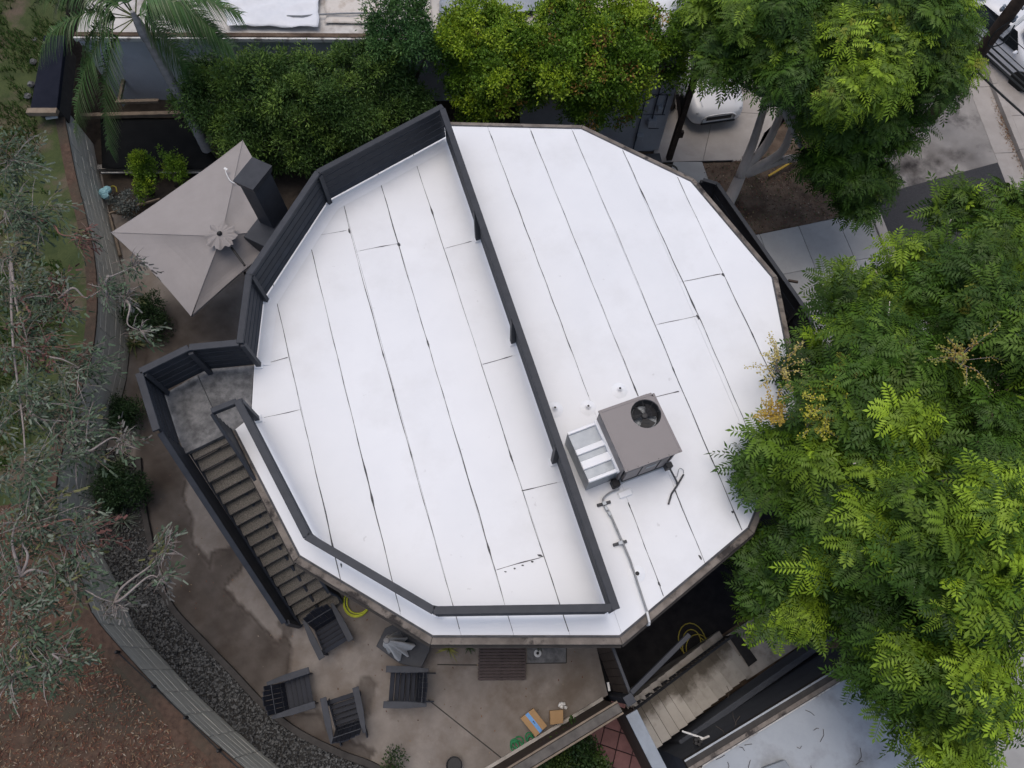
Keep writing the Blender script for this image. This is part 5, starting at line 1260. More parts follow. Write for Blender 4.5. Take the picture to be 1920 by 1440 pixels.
def leafset_lance(seed, K=8, n=12, L=.5, l=.27, w=.034):
    """hanging eucalyptus twig along +x with lance leaves"""
    out = []
    for k in range(K):
        r = np.random.default_rng(seed+k); V = []; Q = []; C = []
        def st(s): return np.array([s*L, .05*math.sin(3*s+k), -.18*L*s*s])
        for i in range(6):
            a, b_ = st(i/6), st((i+1)/6); q0 = len(V); o = np.array([0,.003,0]); V += [a-o, a+o, b_+o, b_-o]; Q.append((q0,q0+1,q0+2,q0+3)); C += [-1]*4
        for i in range(n):
            s = .12+.88*i/(n-1); p = st(s); sd = 1 if i % 2 else -1
            a = np.array([r.uniform(.6,1), sd*r.uniform(.1,.75), r.uniform(-.6,.05)]); a /= np.linalg.norm(a); nrm = np.array([0,0,1.0])+r.normal(size=3)*.7; sv_ = np.cross(nrm, a); sv_ /= np.linalg.norm(sv_)
            li = l*r.uniform(.6, 1.2); wi = w*r.uniform(.8, 1.3); cv = np.array([0,0,-li*.12])
            tt = r.uniform(.75, 1.25); q0 = len(V)
            V += [p, p+a*li*.35+sv_*wi/2, p+a*li*.7+sv_*wi*.35+cv*.4, p+a*li+cv, p+a*li*.7-sv_*wi*.35+cv*.4, p+a*li*.35-sv_*wi/2]
            Q += [(q0, q0+1, q0+5, q0+5), (q0+1, q0+2, q0+4, q0+5), (q0+2, q0+3, q0+4, q0+4)]; C += [tt]*6
        out.append((np.array(V), np.array(Q), np.array(C)))
    return out
def rot_frames(up, yaw):
    up = up/np.linalg.norm(up, axis=1, keepdims=True); h = np.stack([np.cos(yaw), np.sin(yaw), np.zeros(len(yaw))], 1)
    x = h-up*(h*up).sum(1, keepdims=True); x /= np.linalg.norm(x, axis=1, keepdims=True); y = np.cross(up, x); return np.stack([x, y, up], 2)   # columns
def scatter(name, sets, pos, up, yaw, scl, col, m, parent, twigcol=None):
    n = len(pos); Rm = rot_frames(up, yaw); which = rng.integers(0, len(sets), n); Vs, Qs, Cs = [], [], []; base = 0
    for k, (V, Q, C) in enumerate(sets):
        ix = np.where(which == k)[0]
        if not len(ix): continue
        W_ = np.einsum('nij,vj->nvi', Rm[ix], V)*scl[ix][:, None, None]+pos[ix][:, None]
        cc = col[ix][:, None, :]*np.abs(C)[None, :, None]
        if twigcol is not None: cc[:, C < 0] = np.array(twigcol)
        Vs.append(W_.reshape(-1, 3)); Cs.append(cc.reshape(-1, 3)); Qs.append((Q[None]+np.arange(len(ix))[:, None, None]*len(V)).reshape(-1, Q.shape[1])+base); base += len(ix)*len(V)
    V = np.concatenate(Vs); Q = np.concatenate(Qs); C = np.clip(np.concatenate(Cs), 0, 1)
    o = np_mesh(name, V, Q, m, parent, C)
    if (Q[:, 2] == Q[:, 3]).any(): o.data.validate()
    return o
def lobes_px(lst):
    """(px, py, z, radius in px, flatten) -> centre, radii in metres"""
    out = []
    for l in lst:
        px, py, z, r = l[:4]; fl = l[4] if len(l) > 4 else .75; s = scale_at(px, py, z); out.append((np.array(un(px, py, z)), np.array([r*s, r*s, r*s*fl]), l[5] if len(l) > 5 else 0.0))
    return out
def crown_points(lobes, dens, inner=.35, zmin=-.35, shell=(.78, 1.04)):
    P, U, D, Y = [], [], [], []
    for i, (c, R, y) in enumerate(lobes):
        area = 4*math.pi*((R[0]*R[1])**1.6/3+2*(R[0]*R[2])**1.6/3)**(1/1.6); n = int(dens*area)
        d = rng.normal(size=(n, 3)); d /= np.linalg.norm(d, axis=1, keepdims=True); d = d[(d[:, 2] > zmin) | (rng.random(n) < .12)]; n = len(d)
        rad = np.where(rng.random(n) < inner, rng.uniform(.35, .8, n), rng.uniform(shell[0], shell[1], n))
        rad *= 1+.13*fnoise(d*1.0+i, 30+i, 3, .8)
        p = c+d*R*rad[:, None]
        keep = np.ones(n, bool)
        for j, (c2, R2, _) in enumerate(lobes):
            if j != i: keep &= (((p-c2)/R2)**2).sum(1) > .5
        nn = d/R; nn /= np.linalg.norm(nn, axis=1, keepdims=True)
        P.append(p[keep]); U.append(nn[keep]); D.append(rad[keep]); Y.append(np.full(keep.sum(), y))
    return np.concatenate(P), np.concatenate(U), np.concatenate(D), np.concatenate(Y)
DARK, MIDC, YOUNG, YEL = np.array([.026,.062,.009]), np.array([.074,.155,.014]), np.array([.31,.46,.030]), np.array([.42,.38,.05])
def mixc(a, b_, t): return a*(1-t[:, None])+b_*t[:, None]
def limbs(root, base, fork, lobes, r0, m, seed, twigs=3):
    r_ = random.Random(seed)
    fork = Vector(fork); base = Vector(base)
    for i, (c, R, _) in enumerate(lobes):
        c = Vector(c); tgt = c-Vector((0, 0, R[2]*.35)); mid_ = fork.lerp(tgt, .5)+Vector((r_.uniform(-.3,.3), r_.uniform(-.3,.3), -.25))
        pts = smooth_path([fork-Z*.15, mid_, tgt], 6); n = len(pts); b = MB(); b.tube(pts, [r0*(.40-.30*k/(n-1)) for k in range(n)], 7)
        for k in range(twigs):
            a = r_.uniform(0, 6.3); q = tgt.lerp(mid_, r_.uniform(0, .4)); e = c+Vector((math.cos(a)*R[0]*.8, math.sin(a)*R[1]*.8, R[2]*r_.uniform(-.1, .5)))
            b.tube([q, q.lerp(e, .5)+Z*-.05, e], [r0*.16, r0*.10, r0*.03], 5)
        b.build('limb', m, root, smooth=True)

PIN = leafset_pinnate(100); PIN_S = leafset_pinnate(140, L=.33, ll=.10)
def pinnate_tree(label, base, fork, lob, dens, seed, group, r0=.22, stems=None, young=.0, blue=0.0, ttop=None):
    lobes = lobes_px(lob); t = thing('street_tree', label, 'tree', tuple(base), group)
    b = MB(); f = Vector(ttop or fork); bs = Vector(base)
    pts = smooth_path([bs-Z*.1, bs.lerp(f, .4)+Vector((.06,.03,0)), f], 6); n = len(pts); b.tube(pts, [r0*(1.5 if k == 0 else 1.1-.35*k/(n-1)) for k in range(n)], 12)
    if stems:
        for s in stems: q = smooth_path([Vector(x) for x in s], 5); b.tube(q, [r0*(.72-.36*k/(len(q)-1)) for k in range(len(q))], 10)
    b.build('trunk', M['bark'], t, smooth=True)
    limbs(t, bs, Vector(fork), lobes, r0, M['bark'], seed)
    sub_l = []
    for c, R, y in lobes:
        R = R*.93; c = c+np.array([0,0,rng.normal()*.22])
        sub_l.append((c-np.array([0,0,R[2]*.35]), R*.60, y-1.0))  # inner body toned darker so gaps between clumps look shaded
        for k in range(9):
            d = rng.normal(size=3); d[2] = abs(d[2])*.9+.1; d /= np.linalg.norm(d); rr = rng.uniform(.26, .42)
            sub_l.append((c+d*R*rng.uniform(.78, 1.08), np.array([R[0]*rr, R[1]*rr, R[0]*rr*.8]), y+rng.normal()*.6))
    P, U, D, Y = crown_points(sub_l, dens, inner=.16, shell=(.80, 1.10)); n = len(P)
    up = U*.65+np.array([0,0,.75])+rng.normal(size=(n, 3))*.22; yaw = rng.uniform(0, 6.3, n); sc = rng.uniform(.55, 1.25, n)
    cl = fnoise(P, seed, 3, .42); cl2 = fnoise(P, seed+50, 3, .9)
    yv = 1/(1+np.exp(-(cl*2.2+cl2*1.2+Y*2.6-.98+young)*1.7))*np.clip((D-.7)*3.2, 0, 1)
    # fresh shoots only at twig tips; older inner leaves darker, painting in gap shade
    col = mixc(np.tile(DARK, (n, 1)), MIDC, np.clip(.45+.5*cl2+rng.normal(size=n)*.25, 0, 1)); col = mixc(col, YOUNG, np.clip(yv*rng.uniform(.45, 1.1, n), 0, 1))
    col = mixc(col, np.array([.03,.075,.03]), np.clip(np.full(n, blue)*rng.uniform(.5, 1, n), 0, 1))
    ye = rng.random(n) < .004; col[ye] = col[ye]*.5+YEL*.5*rng.uniform(.7, 1, (ye.sum(), 1))
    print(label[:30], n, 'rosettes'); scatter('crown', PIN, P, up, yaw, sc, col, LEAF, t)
    return t, lobes
G = 'feathery leaved trees by the street'
tb1 = un(1352,398,LOW); f1 = un(1462,178,1.7)
pinnate_tree('feathery green tree with pale forked trunk beside the driveway car', tb1, f1,
  [(1335,50,2.4,70,.7),(1420,60,3.0,95,.7,.2),(1540,50,3.6,115,.65,.2),(1660,50,3.4,115,.65,.35),(1765,70,2.8,78,.7,.4),(1375,130,2.3,66,.7,-.2),(1480,140,2.7,80,.7,-.1),(1600,150,2.9,105,.7,.3),(1715,150,2.4,88,.7,.3),
   (1585,275,1.3,72,.75,-.9),(1655,245,1.4,72,.8,-.7),(1610,335,.5,54,.8,-1.1),(1600,378,0,36,.8,-1.1),(1560,200,1.9,70,.7,-.5)], 21, 5, G, .20,
  ttop=un(1392,322,-1.15), stems=[(un(1386,334,-1.25), un(1412,268,-.5), un(1432,205,.6), un(1448,160,1.6)), (un(1390,326,-1.2), un(1436,272,-.55), un(1462,218,.4), un(1480,165,1.5)), (un(1392,326,-1.2), un(1462,288,-.6), un(1488,232,.3), un(1510,180,1.4)), (un(1398,326,-1.2), un(1470,300,-.8), un(1530,298,-.5), un(1580,330,0))], blue=.12)
pinnate_tree('tall feathery tree with yellow sprays overhanging the right roof edge', un(1760,760,LOW), un(1720,720,2.0),
  [(1795,392,3.3,44,.8,1.1),(1890,440,3.3,60,.8,.3),(1690,520,3.5,78,.75,.1),(1830,540,4.2,115,.7,-.2),(1590,575,3.2,72,.8,.3),(1680,650,4.2,115,.7,-.3),(1870,680,4.4,115,.7,.1),(1545,690,3.3,62,.8,-.6),(1580,790,3.7,105,.75,-.6),
   (1465,850,3.35,70,.7,-.8),(1430,900,3.3,48,.7,-.9),(1720,810,4.4,115,.7,-.1),(1870,860,4.4,105,.7,-.2),(1550,905,3.4,95,.75,-.6),(1630,740,4.0,90,.7,-.2),(1650,870,4.2,80,.7,.2)], 18, 8, G, .26, young=-.2)
pinnate_tree('spreading feathery tree with bright lime shoots over the lower right corner', un(1760,1180,LOW), un(1720,1140,1.6),
  [(1455,1075,2.3,68,.8,-.4),(1495,1120,2.4,66,.8,.1),(1545,1030,2.9,75,.75,-.5),(1640,1045,4.2,88,.75,1.0),(1790,985,4.8,125,.7,.6),(1905,1060,4.6,95,.7,.2),(1760,1080,4.5,90,.7,.6),(1690,1190,3.2,105,.75,-.2),(1610,1160,2.4,56,.8,-.9),(1800,1150,3.6,80,.75,-.7),
   (1672,1272,2.2,72,.8,-.8),(1750,1300,2.9,74,.8,-.4),(1838,1295,3.9,72,.75,.5),(1735,1410,2.8,62,.8,1.2),(1785,1240,3.1,66,.8,-.5),(1800,1375,3.1,52,.8,.1)], 18, 11, G, .26, young=.05)

# yellow flower sprays
def spray(label, px, z, r, n, seed, c1, c2):
    t = thing('flower_spray', label, 'flower spray', tuple(un(px[0], px[1], z)), 'yellow flower sprays at the tree tops'); c = un(px[0], px[1], z); r_ = random.Random(seed); b = MB(); V, Q, C = [], [], []
    for i in range(n):
        a = r_.uniform(0, 6.3); e = r_.uniform(.2, 1.1); l = r*r_.uniform(.55, 1.15); d = Vector((math.cos(a)*math.cos(e), math.sin(a)*math.cos(e), math.sin(e))); tip = c+d*l-Z*l*.15
        pts = [c-Z*.15, c+d*l*.5+Z*.03, tip]; b.tube(pts, [.005,.004,.002], 4)
        for k in range(34):
            f = r_.uniform(.3, 1.02); p = (pts[0].lerp(pts[1], f*2) if f < .5 else pts[1].lerp(pts[2], f*2-1))+Vector((r_.gauss(0,.03), r_.gauss(0,.03), r_.gauss(0,.025))); s = r_.uniform(.010,.020); aa = r_.uniform(0, 6.3); q0 = len(V); tz_ = r_.uniform(-.5,.5)
            for m_ in range(4): V.append((p.x+s*math.cos(aa+m_*1.571), p.y+s*math.sin(aa+m_*1.571), p.z+s*tz_*(1 if m_ in (0,1) else -1)))
            Q.append((q0,q0+1,q0+2,q0+3)); cc = np.array(c1)*(1-f)+np.array(c2)*f; C += [cc*r_.uniform(.7,1.2)]*4
    b.build('stem', M['twig'], t); np_mesh('blossom', V, Q, LEAF, t, np.array(C))
spray('sparse pale yellow spray reaching over the white roof edge', (1462,690), 3.6, .75, 16, 1, (.40,.30,.05), (.50,.44,.16))
spray('dense golden flower spray beside the right roof edge', (1450,775), 3.8, .50, 20, 2, (.42,.24,.03), (.48,.36,.06))
spray('bright yellow flower spray in the tree right of the roof edge', (1545,755), 4.4, .60, 24, 3, (.40,.36,.03), (.48,.46,.06))
spray('yellow green spray low among the leaves beside the golden spray', (1520,800), 4.3, .45, 14, 4, (.36,.34,.03), (.44,.42,.05))
spray('thin twiggy spray with orange heart deep in the right tree', (1800,670), 5.2, .75, 14, 5, (.40,.20,.05), (.26,.30,.06))

# ---- shrubs along the far building
SM = leafset_small(200, n=26, R=.20, l=.075, w=.040); SM_N = leafset_small(230, n=30, R=.22, l=.085, w=.026)
def bush(name, label, cat, lob, dens, seed, cols, sets, group=None, trunk=None, orange=0.0, m=None, scr=(.8,1.25), tz=0.0):
    lobes = lobes_px(lob); c = lobes[0][0]; base = Vector(trunk) if trunk else Vector((c[0], c[1], tz)); t = thing(name, label, cat, tuple(base), group)
    if trunk is not False:
        low = min(l[0][2]-l[1][2]*.5 for l in lobes); b = MB()
        for k, (cc, R, _) in enumerate(lobes[:5]):
            e = Vector(cc)-Z*R[2]*.4; b.tube([base+Vector((.05*math.cos(k*2), .05*math.sin(k*2), -.05)), base.lerp(e, .5)+Vector((.05*math.sin(k),0,0)), e], [.06,.045,.02], 7)
        b.build('trunk' if 'tree' in name else 'stem', M['bark_dk'], t, smooth=True)
    sub_l = []
    for c_, R, y in lobes:
        sub_l.append((c_-np.array([0,0,R[2]*.2]), R*.85, y-.3))
        for k in range(6):
            d = rng.normal(size=3); d[2] = abs(d[2])*.9; d /= np.linalg.norm(d); rr = rng.uniform(.34, .5); sub_l.append((c_+d*R*rng.uniform(.65, .88), R*rr, y+rng.normal()*.3))
    P, U, D, Y = crown_points(sub_l, dens*.8, inner=.2, zmin=-.5, shell=(.75, 1.08)); n = len(P); sh_ = rng.random(n) < .10; P[sh_] += (U[sh_]*.6+np.array([0,0,.6]))*rng.uniform(.05, .28, (sh_.sum(), 1)); P += .20*np.c_[fnoise(P, seed+3, 3, .9), fnoise(P, seed+4, 3, .9), fnoise(P, seed+5, 3, .9)]; up = U*.8+np.array([0,0,.6])+rng.normal(size=(n, 3))*.25
    cl = fnoise(P, seed, 3, .7); cl2 = fnoise(P, seed+9, 3, 1.7)
    a, m_, y = [np.array(x) for x in cols]
    col = mixc(np.tile(a, (n, 1)), m_, np.clip(.5+.5*cl2+rng.normal(size=n)*.2, 0, 1)); yv = np.clip((cl*1.4+cl2*.5+Y)*1.2, 0, 1)*np.clip((D-.7)*4, 0, 1)  # top light put into the colour: upper lobes and outer leaves lighter
    col = mixc(col, y, np.clip(yv*rng.uniform(.5, 1.1, n), 0, 1))
    if orange:
        o = (fnoise(P, seed+77, 3, .8) > .25) & (rng.random(n) < orange) & (D > .85); col[o] = np.array([.26,.15,.035])*rng.uniform(.7, 1.2, (o.sum(), 1))
    scatter('foliage' if 'shrub' in name or 'plant' in name else 'crown', sets, P, up, rng.uniform(0, 6.3, n), rng.uniform(*scr, n), col, m or LEAF, t); return t
g1 = ((.060,.125,.014), (.15,.27,.022), (.36,.48,.028))
bush('rounded_shrub', 'bright lime round shrub against the far roof left of its twin', 'shrub', [(900,75,2.4,70,.9,.7),(930,130,2.0,78,.9,.4),(870,130,1.8,50,.9,.0),(960,95,2.2,52,.9,.4),(905,185,1.0,52,1,-.3),(985,160,1.3,45,1,-.2),(880,45,2.6,38,.9,.6)], 62, 31, g1, SM, 'bright round shrubs along the far building', un(920,230,LOW), orange=.12)
bush('rounded_shrub', 'bright lime round shrub with orange tips above the house corner', 'shrub', [(1110,60,2.6,92,.9,.5),(1060,115,2.2,66,.9,.2),(1150,120,2.2,72,.9,.3),(1190,70,2.3,48,.9,.2),(1100,180,1.1,58,1,-.4),(1150,175,1.2,55,1,-.3),(1050,40,2.5,50,.9,.3),(1200,130,1.6,36,.9,0)], 62, 37, g1, SM, 'bright round shrubs along the far building', un(1110,235,LOW), orange=.35)
bush('rounded_shrub', 'small green shrub between the far roof edge and driveway tree', 'shrub', [(1250,100,2.0,30,.9,0),(1275,70,2.4,36,.9,0),(1262,150,1.2,20,.9,-.3)], 62, 41, g1, SM, None, un(1262,200,LOW))
g2 = ((.040,.085,.022), (.082,.155,.034), (.17,.27,.045))
bush('feathery_tree', 'dark feathery evergreen beside the open square umbrella', 'tree', [(450,190,1.7,72,.9),(395,195,1.4,46,.9),(520,175,1.9,62,.9,.3),(470,240,1.2,68,1),(560,225,1.6,66,1),(585,275,1.0,42,1),(530,275,.8,46,1),(575,165,1.8,50,.9,.3)], 58, 43, g2, SM_N, 'dark evergreens between the two houses', un(480,330,0))
bush('feathery_tree', 'dark feathery evergreen behind the middle of the roof screen', 'tree', [(640,165,2.0,66,.9,.3),(695,145,2.0,52,.9,.4),(625,225,1.6,58,1,.1),(685,220,1.5,56,1,.2),(740,185,1.5,46,1,.1),(640,268,.8,40,1),(785,205,1.2,32,1)], 58, 47, g2, SM_N, 'dark evergreens between the two houses', un(680,300,0))
g3 = ((.045,.115,.035), (.075,.165,.045), (.11,.21,.055))
bush('feathery_tree', 'taller soft green evergreen reaching over the far roof edge', 'tree', [(740,35,3.2,48,.9),(775,70,2.8,45,.9),(720,85,2.7,38,.9),(800,90,2.3,32,.9)], 50, 53, g3, SM_N, 'dark evergreens between the two houses', un(765,180,0))

# ---- small plants on the left
bush('potted_shrub', 'small round leafy shrub left of its twin by the umbrella corner', 'shrub', [(272,325,.75,20,1,.2),(276,345,.55,22,1),(268,312,.9,14,1,.3)], 120, 61, g1, SM, 'small leafy shrubs in the courtyard bed', un(283,365,0), scr=(.5,.8))
bush('potted_shrub', 'small round leafy shrub nearest the umbrella canopy', 'shrub', [(320,312,.75,18,1,.2),(326,330,.55,18,1)], 120, 67, g1, SM, 'small leafy shrubs in the courtyard bed', un(330,350,0), scr=(.5,.8))
bush('grey_shrub', 'silvery low shrub beside the blue bag on the block wall', 'shrub', [(238,380,.3,15,.7),(252,386,.25,12,.7)], 90, 71, ((.10,.12,.11),(.16,.18,.17),(.2,.22,.2)), SM, None, un(228,378,0), scr=(.5,.9))
for i, (lab, x, y, r) in enumerate([('dark clump of shrub at the wall foot below the umbrella point', 268,588,30),('round dark shrub at the wall foot beside the stair landing', 238,782,24),('dark spreading shrub at the wall foot below the landing', 228,915,34),('low dark shrub at the bottom edge of the patio near the pot', 732,1440,14)]):
    bush('wall_shrub', lab, 'shrub', [(x, y, .35, r, .8), (x+r*.6, y+r*.5, .3, r*.6, .8), (x-r*.4, y-r*.6, .3, r*.6, .8)], 85, 81+i, ((.018,.042,.016),(.035,.07,.022),(.06,.10,.03)), SM_N, 'dark shrubs along the block wall', un(x, y, 0), scr=(.6,1))
bush('wall_shrub', 'dark leafy bush in the corner beside the red tile paving', 'shrub', [(1070,1412,.7,34,.9),(1040,1430,.6,32,.9),(1095,1440,.6,30,.9)], 80, 91, ((.022,.05,.016),(.045,.085,.02),(.10,.15,.03)), SM, None, un(1065,1420,0), scr=(.7,1.1))
b = MB(); b.prism([tuple(un(x, y, 0)[:2]) for x, y in [(985,1445),(1110,1378),(1130,1440),(1110,1480),(960,1490)]], -.01, .012); tag(b.build('corner_soil', M['lower']), kind='structure')
def strap(label, x, y, z, r, n, seed, c1, c2, group):
    p = un(x, y, z); t = thing('strappy_plant', label, 'plant', tuple(p), group); r_ = random.Random(seed); V, Q, C = [], [], []
    for i in range(n):
        a = r_.uniform(0, 6.3); l = r*r_.uniform(.6, 1.15); el = r_.uniform(.35, 1.3); w = .012; s = Vector((-math.sin(a), math.cos(a), 0)); prev = None
        tone = r_.uniform(.7, 1.25); cc = np.array(c1) if r_.random() < .6 else np.array(c2)
        for k in range(5):
            f = k/4; q = p+Vector((math.cos(a)*l*f*math.cos(el)*1.1, math.sin(a)*l*f*math.cos(el)*1.1, l*f*math.sin(el)-l*.55*f*f)); ww = w*(1-f**2)+.001
            V += [tuple(q-s*ww), tuple(q+s*ww)]; C += [cc*tone]*2
            if k: b0 = len(V)-4; Q.append((b0, b0+1, b0+3, b0+2))
    np_mesh('leaves', V, Q, LEAF, t, np.array(C))
gs = 'strappy plants along the block wall'
strap('striped strappy plant left of the landing guard corner', 253,645,.05,.42,60,1,(.16,.17,.07),(.05,.09,.03),gs)
strap('grey green strappy plant at the wall foot left of the stairs top', 225,870,.05,.40,50,2,(.07,.10,.06),(.12,.14,.09),gs)
strap('pale strappy plant beside the lower gravel end of the stairs', 232,975,.05,.42,50,3,(.12,.15,.12),(.08,.10,.07),gs)
strap('yellow green strappy plant under the eave beside the table', 842,1216,.05,.30,44,4,(.26,.25,.06),(.12,.15,.04),gs)
strap('dark strappy plant under the eave above the white dish', 1010,1203,.15,.22,40,5,(.02,.03,.015),(.03,.045,.02),gs)
strap('short dark strappy plant under the eave left of the slatted step', 880,1212,.03,.20,30,6,(.05,.08,.03),(.03,.05,.02),gs)

# ---- palm
pb_ = un(398,300,0); pt_ = un(268,58,3.75); palm = thing('palm_tree', 'feather palm with grey trunk leaning over the dark courtyard', 'tree', tuple(pb_))
b = MB(); pts = smooth_path([pb_-Z*.1, pb_.lerp(pt_, .5)+Vector((.04,0,0)), pt_], 14); n = len(pts); b.tube(pts, [.145-.045*k/(n-1)+.006*(k % 2) for k in range(n)], 12); b.build('trunk', M['bark_palm'], palm, smooth=True)
b = MB(); b.lathe(pt_-Z*.25, [(.11,0),(.13,.2),(.09,.5),(.04,.75)], 12); b.build('crownshaft', M['bark_palm'], palm)
def frond(tip_px, tz, rise, seed, L=None, dens=104, ll=.56):
    r_ = random.Random(seed); tip = un(tip_px[0], tip_px[1], tz); a = pt_+Z*.35; m1 = a.lerp(tip, .35)+Z*rise; m2 = a.lerp(tip, .72)+Z*rise*.85
    path = resample(smooth_path([a, m1, m2, tip], 14), .02); n = len(path); V, Q, C = [], [], []
    tn = lambda i: (path[min(i+1, n-1)]-path[max(i-1, 0)]).normalized()
    for i in range(0, n-6, 6):
        p, q = path[i], path[min(i+6, n-1)]; w = .016*(1-i/n)+.004; s = tn(i).cross(Z).normalized(); b0 = len(V); V += [tuple(p-s*w), tuple(p+s*w), tuple(q+s*w*.9), tuple(q-s*w*.9)]; Q.append((b0,b0+1,b0+2,b0+3)); C += [np.array([.09,.11,.035])]*4
    for k in range(dens):
        f = .16+.83*k/dens; i = int(f*(n-1)); p = path[i]; t = tn(i); s0 = t.cross(Z).normalized()
        for sd in (-1, 1):
            l = ll*(1-.72*abs(f-.45)**1.5*2)*r_.uniform(.8, 1.1); d = (s0*sd*1.0+t*(.35+.5*f)+Z*r_.uniform(-.1,.55)).normalized(); wn_ = t.cross(d).normalized(); tone = r_.uniform(.7, 1.3); cc = np.array([.060,.125,.034])*tone if r_.random() < .8 else np.array([.15,.19,.09])*tone
            prev = None; wd_ = (t-d*t.dot(d)).normalized()
            for j in range(4):
                g = j/3; q = p+d*l*g-Z*l*.62*g*g; w = .0125*(1-.8*g**1.6); V += [tuple(q-wd_*w), tuple(q+wd_*w)]; C += [cc]*2
                if j: b0 = len(V)-4; Q.append((b0, b0+1, b0+3, b0+2))
    np_mesh('frond', V, Q, PALM, palm, np.array(C))
for i, (tp, tz, rs) in enumerate([((140,255),1.9,.55),((205,285),1.5,.6),((440,92),3.4,.5),((405,60),3.9,.6),((70,110),3.4,.5),((105,20),4.0,.6),((150,-70),4.2,.5),((330,-90),4.2,.5),((455,30),3.9,.5),((210,-60),4.4,.6),((150,150),2.8,.5),((360,140),2.6,.6),((60,10),3.6,.5)]): frond(tp, tz, rs, 300+i)

# ---- eucalyptus on the slope
et = un(-150,820,1.6); eu = thing('eucalyptus_tree', 'grey leaved eucalyptus with bare pale twigs spreading over the block wall', 'tree', tuple(et))
ef = Vector((et.x+.5, et.y, 4.2)); b = MB(); b.tube([et-Z*.4, et+Vector((.2,0,1.2)), ef], [.26,.22,.17], 12); b.build('trunk', M['bark'], eu, smooth=True)
LAN = leafset_lance(400)
clumps = [(25,300,60,4.2),(60,410,62,4.6),(25,395,45,4.8),(150,445,22,4.4),(40,560,75,4.4),(110,560,45,4.2),(60,650,80,4.4),(150,690,58,4.2),(50,760,75,4.4),(130,790,62,4.2),(60,880,70,4.6),(160,840,52,4.2),(60,980,75,4.6),(150,1000,55,4.3),
          (40,1080,75,4.4),(125,1090,55,4.2),(60,1180,65,4.2),(130,1230,42,4.0),(90,1255,45,4.1),(25,1270,50,4.2),(262,620,18,3.9),(250,500,20,4.1),(310,1030,30,4.2),(215,1130,26,3.8),(235,560,24,4.0),(232,830,22,4.0),(300,1085,14,4.2),(20,480,40,4.4),(195,540,24,4.2)]
P, U, Cc, S_ = [], [], [], []
reds = rng.random(len(clumps))
for ci, (x, y, r, z) in enumerate(clumps):
    c = un(x, y, z); s = scale_at(x, y, z); R = r*s*.92; sparse = x > 205
    n = int((60 if sparse else 52)*(R/.55)**2)+5
    near = sorted([q for q in clumps if q[0] < x-15], key=lambda q: math.hypot(q[0]-x, q[1]-y)); st0 = un(near[0][0], near[0][1], near[0][3]) if near else Vector((ef.x, ef.y, ef.z)); wv = lambda: Vector((random.uniform(-.14,.14), random.uniform(-.16,.16), random.uniform(-.05,.15))); pts = smooth_path([st0, st0.lerp(c, .3)+wv(), st0.lerp(c, .65)+wv(), c], 6); bt = MB()
    k_ = len(pts); bt.tube(pts, [.022*(1-i/(k_))+.005 for i in range(k_)], 6)
    for k in range(7 if sparse else 3):
        a = random.uniform(-1.6, 1.6) if sparse else random.uniform(0, 6.3); e = c+Vector((math.cos(a)*R*random.uniform(.7,1.5), math.sin(a)*R*random.uniform(.7,1.4), random.uniform(-.15,.25))); m_ = c.lerp(e, .5)+Vector((random.uniform(-.06,.06), random.uniform(-.06,.06), .05)); bt.tube([c, m_, e], [.010,.007,.003], 5)
        if random.random() < .8: e2 = e+Vector((math.cos(a+random.uniform(-.8,.8))*R*.5, math.sin(a+random.uniform(-.8,.8))*R*.5, random.uniform(-.1,.1))); bt.tube([m_, m_.lerp(e2, .6)+Z*.03, e2], [.006,.005,.002], 5)
    bt.build('branch', M['twig'] if reds[ci] < .93 else M['twig_red'], eu, smooth=True)
    d = rng.normal(size=(n, 3)); d /= np.linalg.norm(d, axis=1, keepdims=True); q = np.array(c)+d*np.array([R, R, R*.55])*(rng.random(n)**.45)[:, None]
    P.append(q); U.append(d)
    h = rng.random(n); gcol = np.where((h < .70)[:, None], np.array([.074,.112,.066]), np.array([.16,.19,.142])); gcol = np.where((h > .93)[:, None], np.array([.13,.135,.05]), gcol)
    if reds[ci] > .85: gcol = np.where((rng.random(n) < .25)[:, None], np.array([.13,.06,.05]), gcol)
    if sparse: gcol = np.where((rng.random(n) < .5)[:, None], np.array([.17,.165,.15]), gcol)
    Cc.append(gcol*rng.uniform(.7, 1.3, (n, 1)))
P = np.concatenate(P); U = np.concatenate(U); Cc = np.concatenate(Cc); n = len(P)
yaw = np.arctan2(U[:, 1], U[:, 0])*.5+rng.normal(size=n)*.9
up = np.array([0,0,1.0])+rng.normal(size=(n, 3))*.35
# twigs start inside the clump and reach outwards
scatter('crown', LAN, P-np.c_[np.cos(yaw), np.sin(yaw), np.zeros(n)]*.25, up, yaw, rng.uniform(.6, 1.05, n), Cc, LEAF_G, eu, twigcol=(.20,.15,.13)); print('euc twigs', n)

# ---- slope cover: grass blades above, dry leaf litter below
def hill_points(poly, n, xmin):
    a = np.array(poly); lo = np.maximum(a.min(0), [xmin, -5]); hi = np.minimum(a.max(0), [1, 22]); Pq = rng.uniform(lo, hi, (n, 2)); return Pq[inside(Pq, poly)]
Pg = hill_points(top_half, 110000, -17); dn = fnoise(Pg, 61, 4, .35)+.55*fnoise(Pg, 62, 3, 1.3); Pg = Pg[dn > -.12]; Pg = Pg[polydist(Pg, [tuple(p[:2]) for p in uphill], False) > .45][:42000]; n = len(Pg)
zg = WALL_H+hill_z(Pg); a = rng.uniform(0, 6.3, n); h = rng.uniform(.08, .2, n); w = rng.uniform(.010, .019, n); ln = rng.uniform(.03, .12, n); b3 = rng.uniform(0, 6.3, n)
base = np.c_[Pg, zg-.01]; sx = np.c_[np.cos(a)*w, np.sin(a)*w, np.zeros(n)]; tipv = base+np.c_[np.cos(b3)*ln, np.sin(b3)*ln, h]
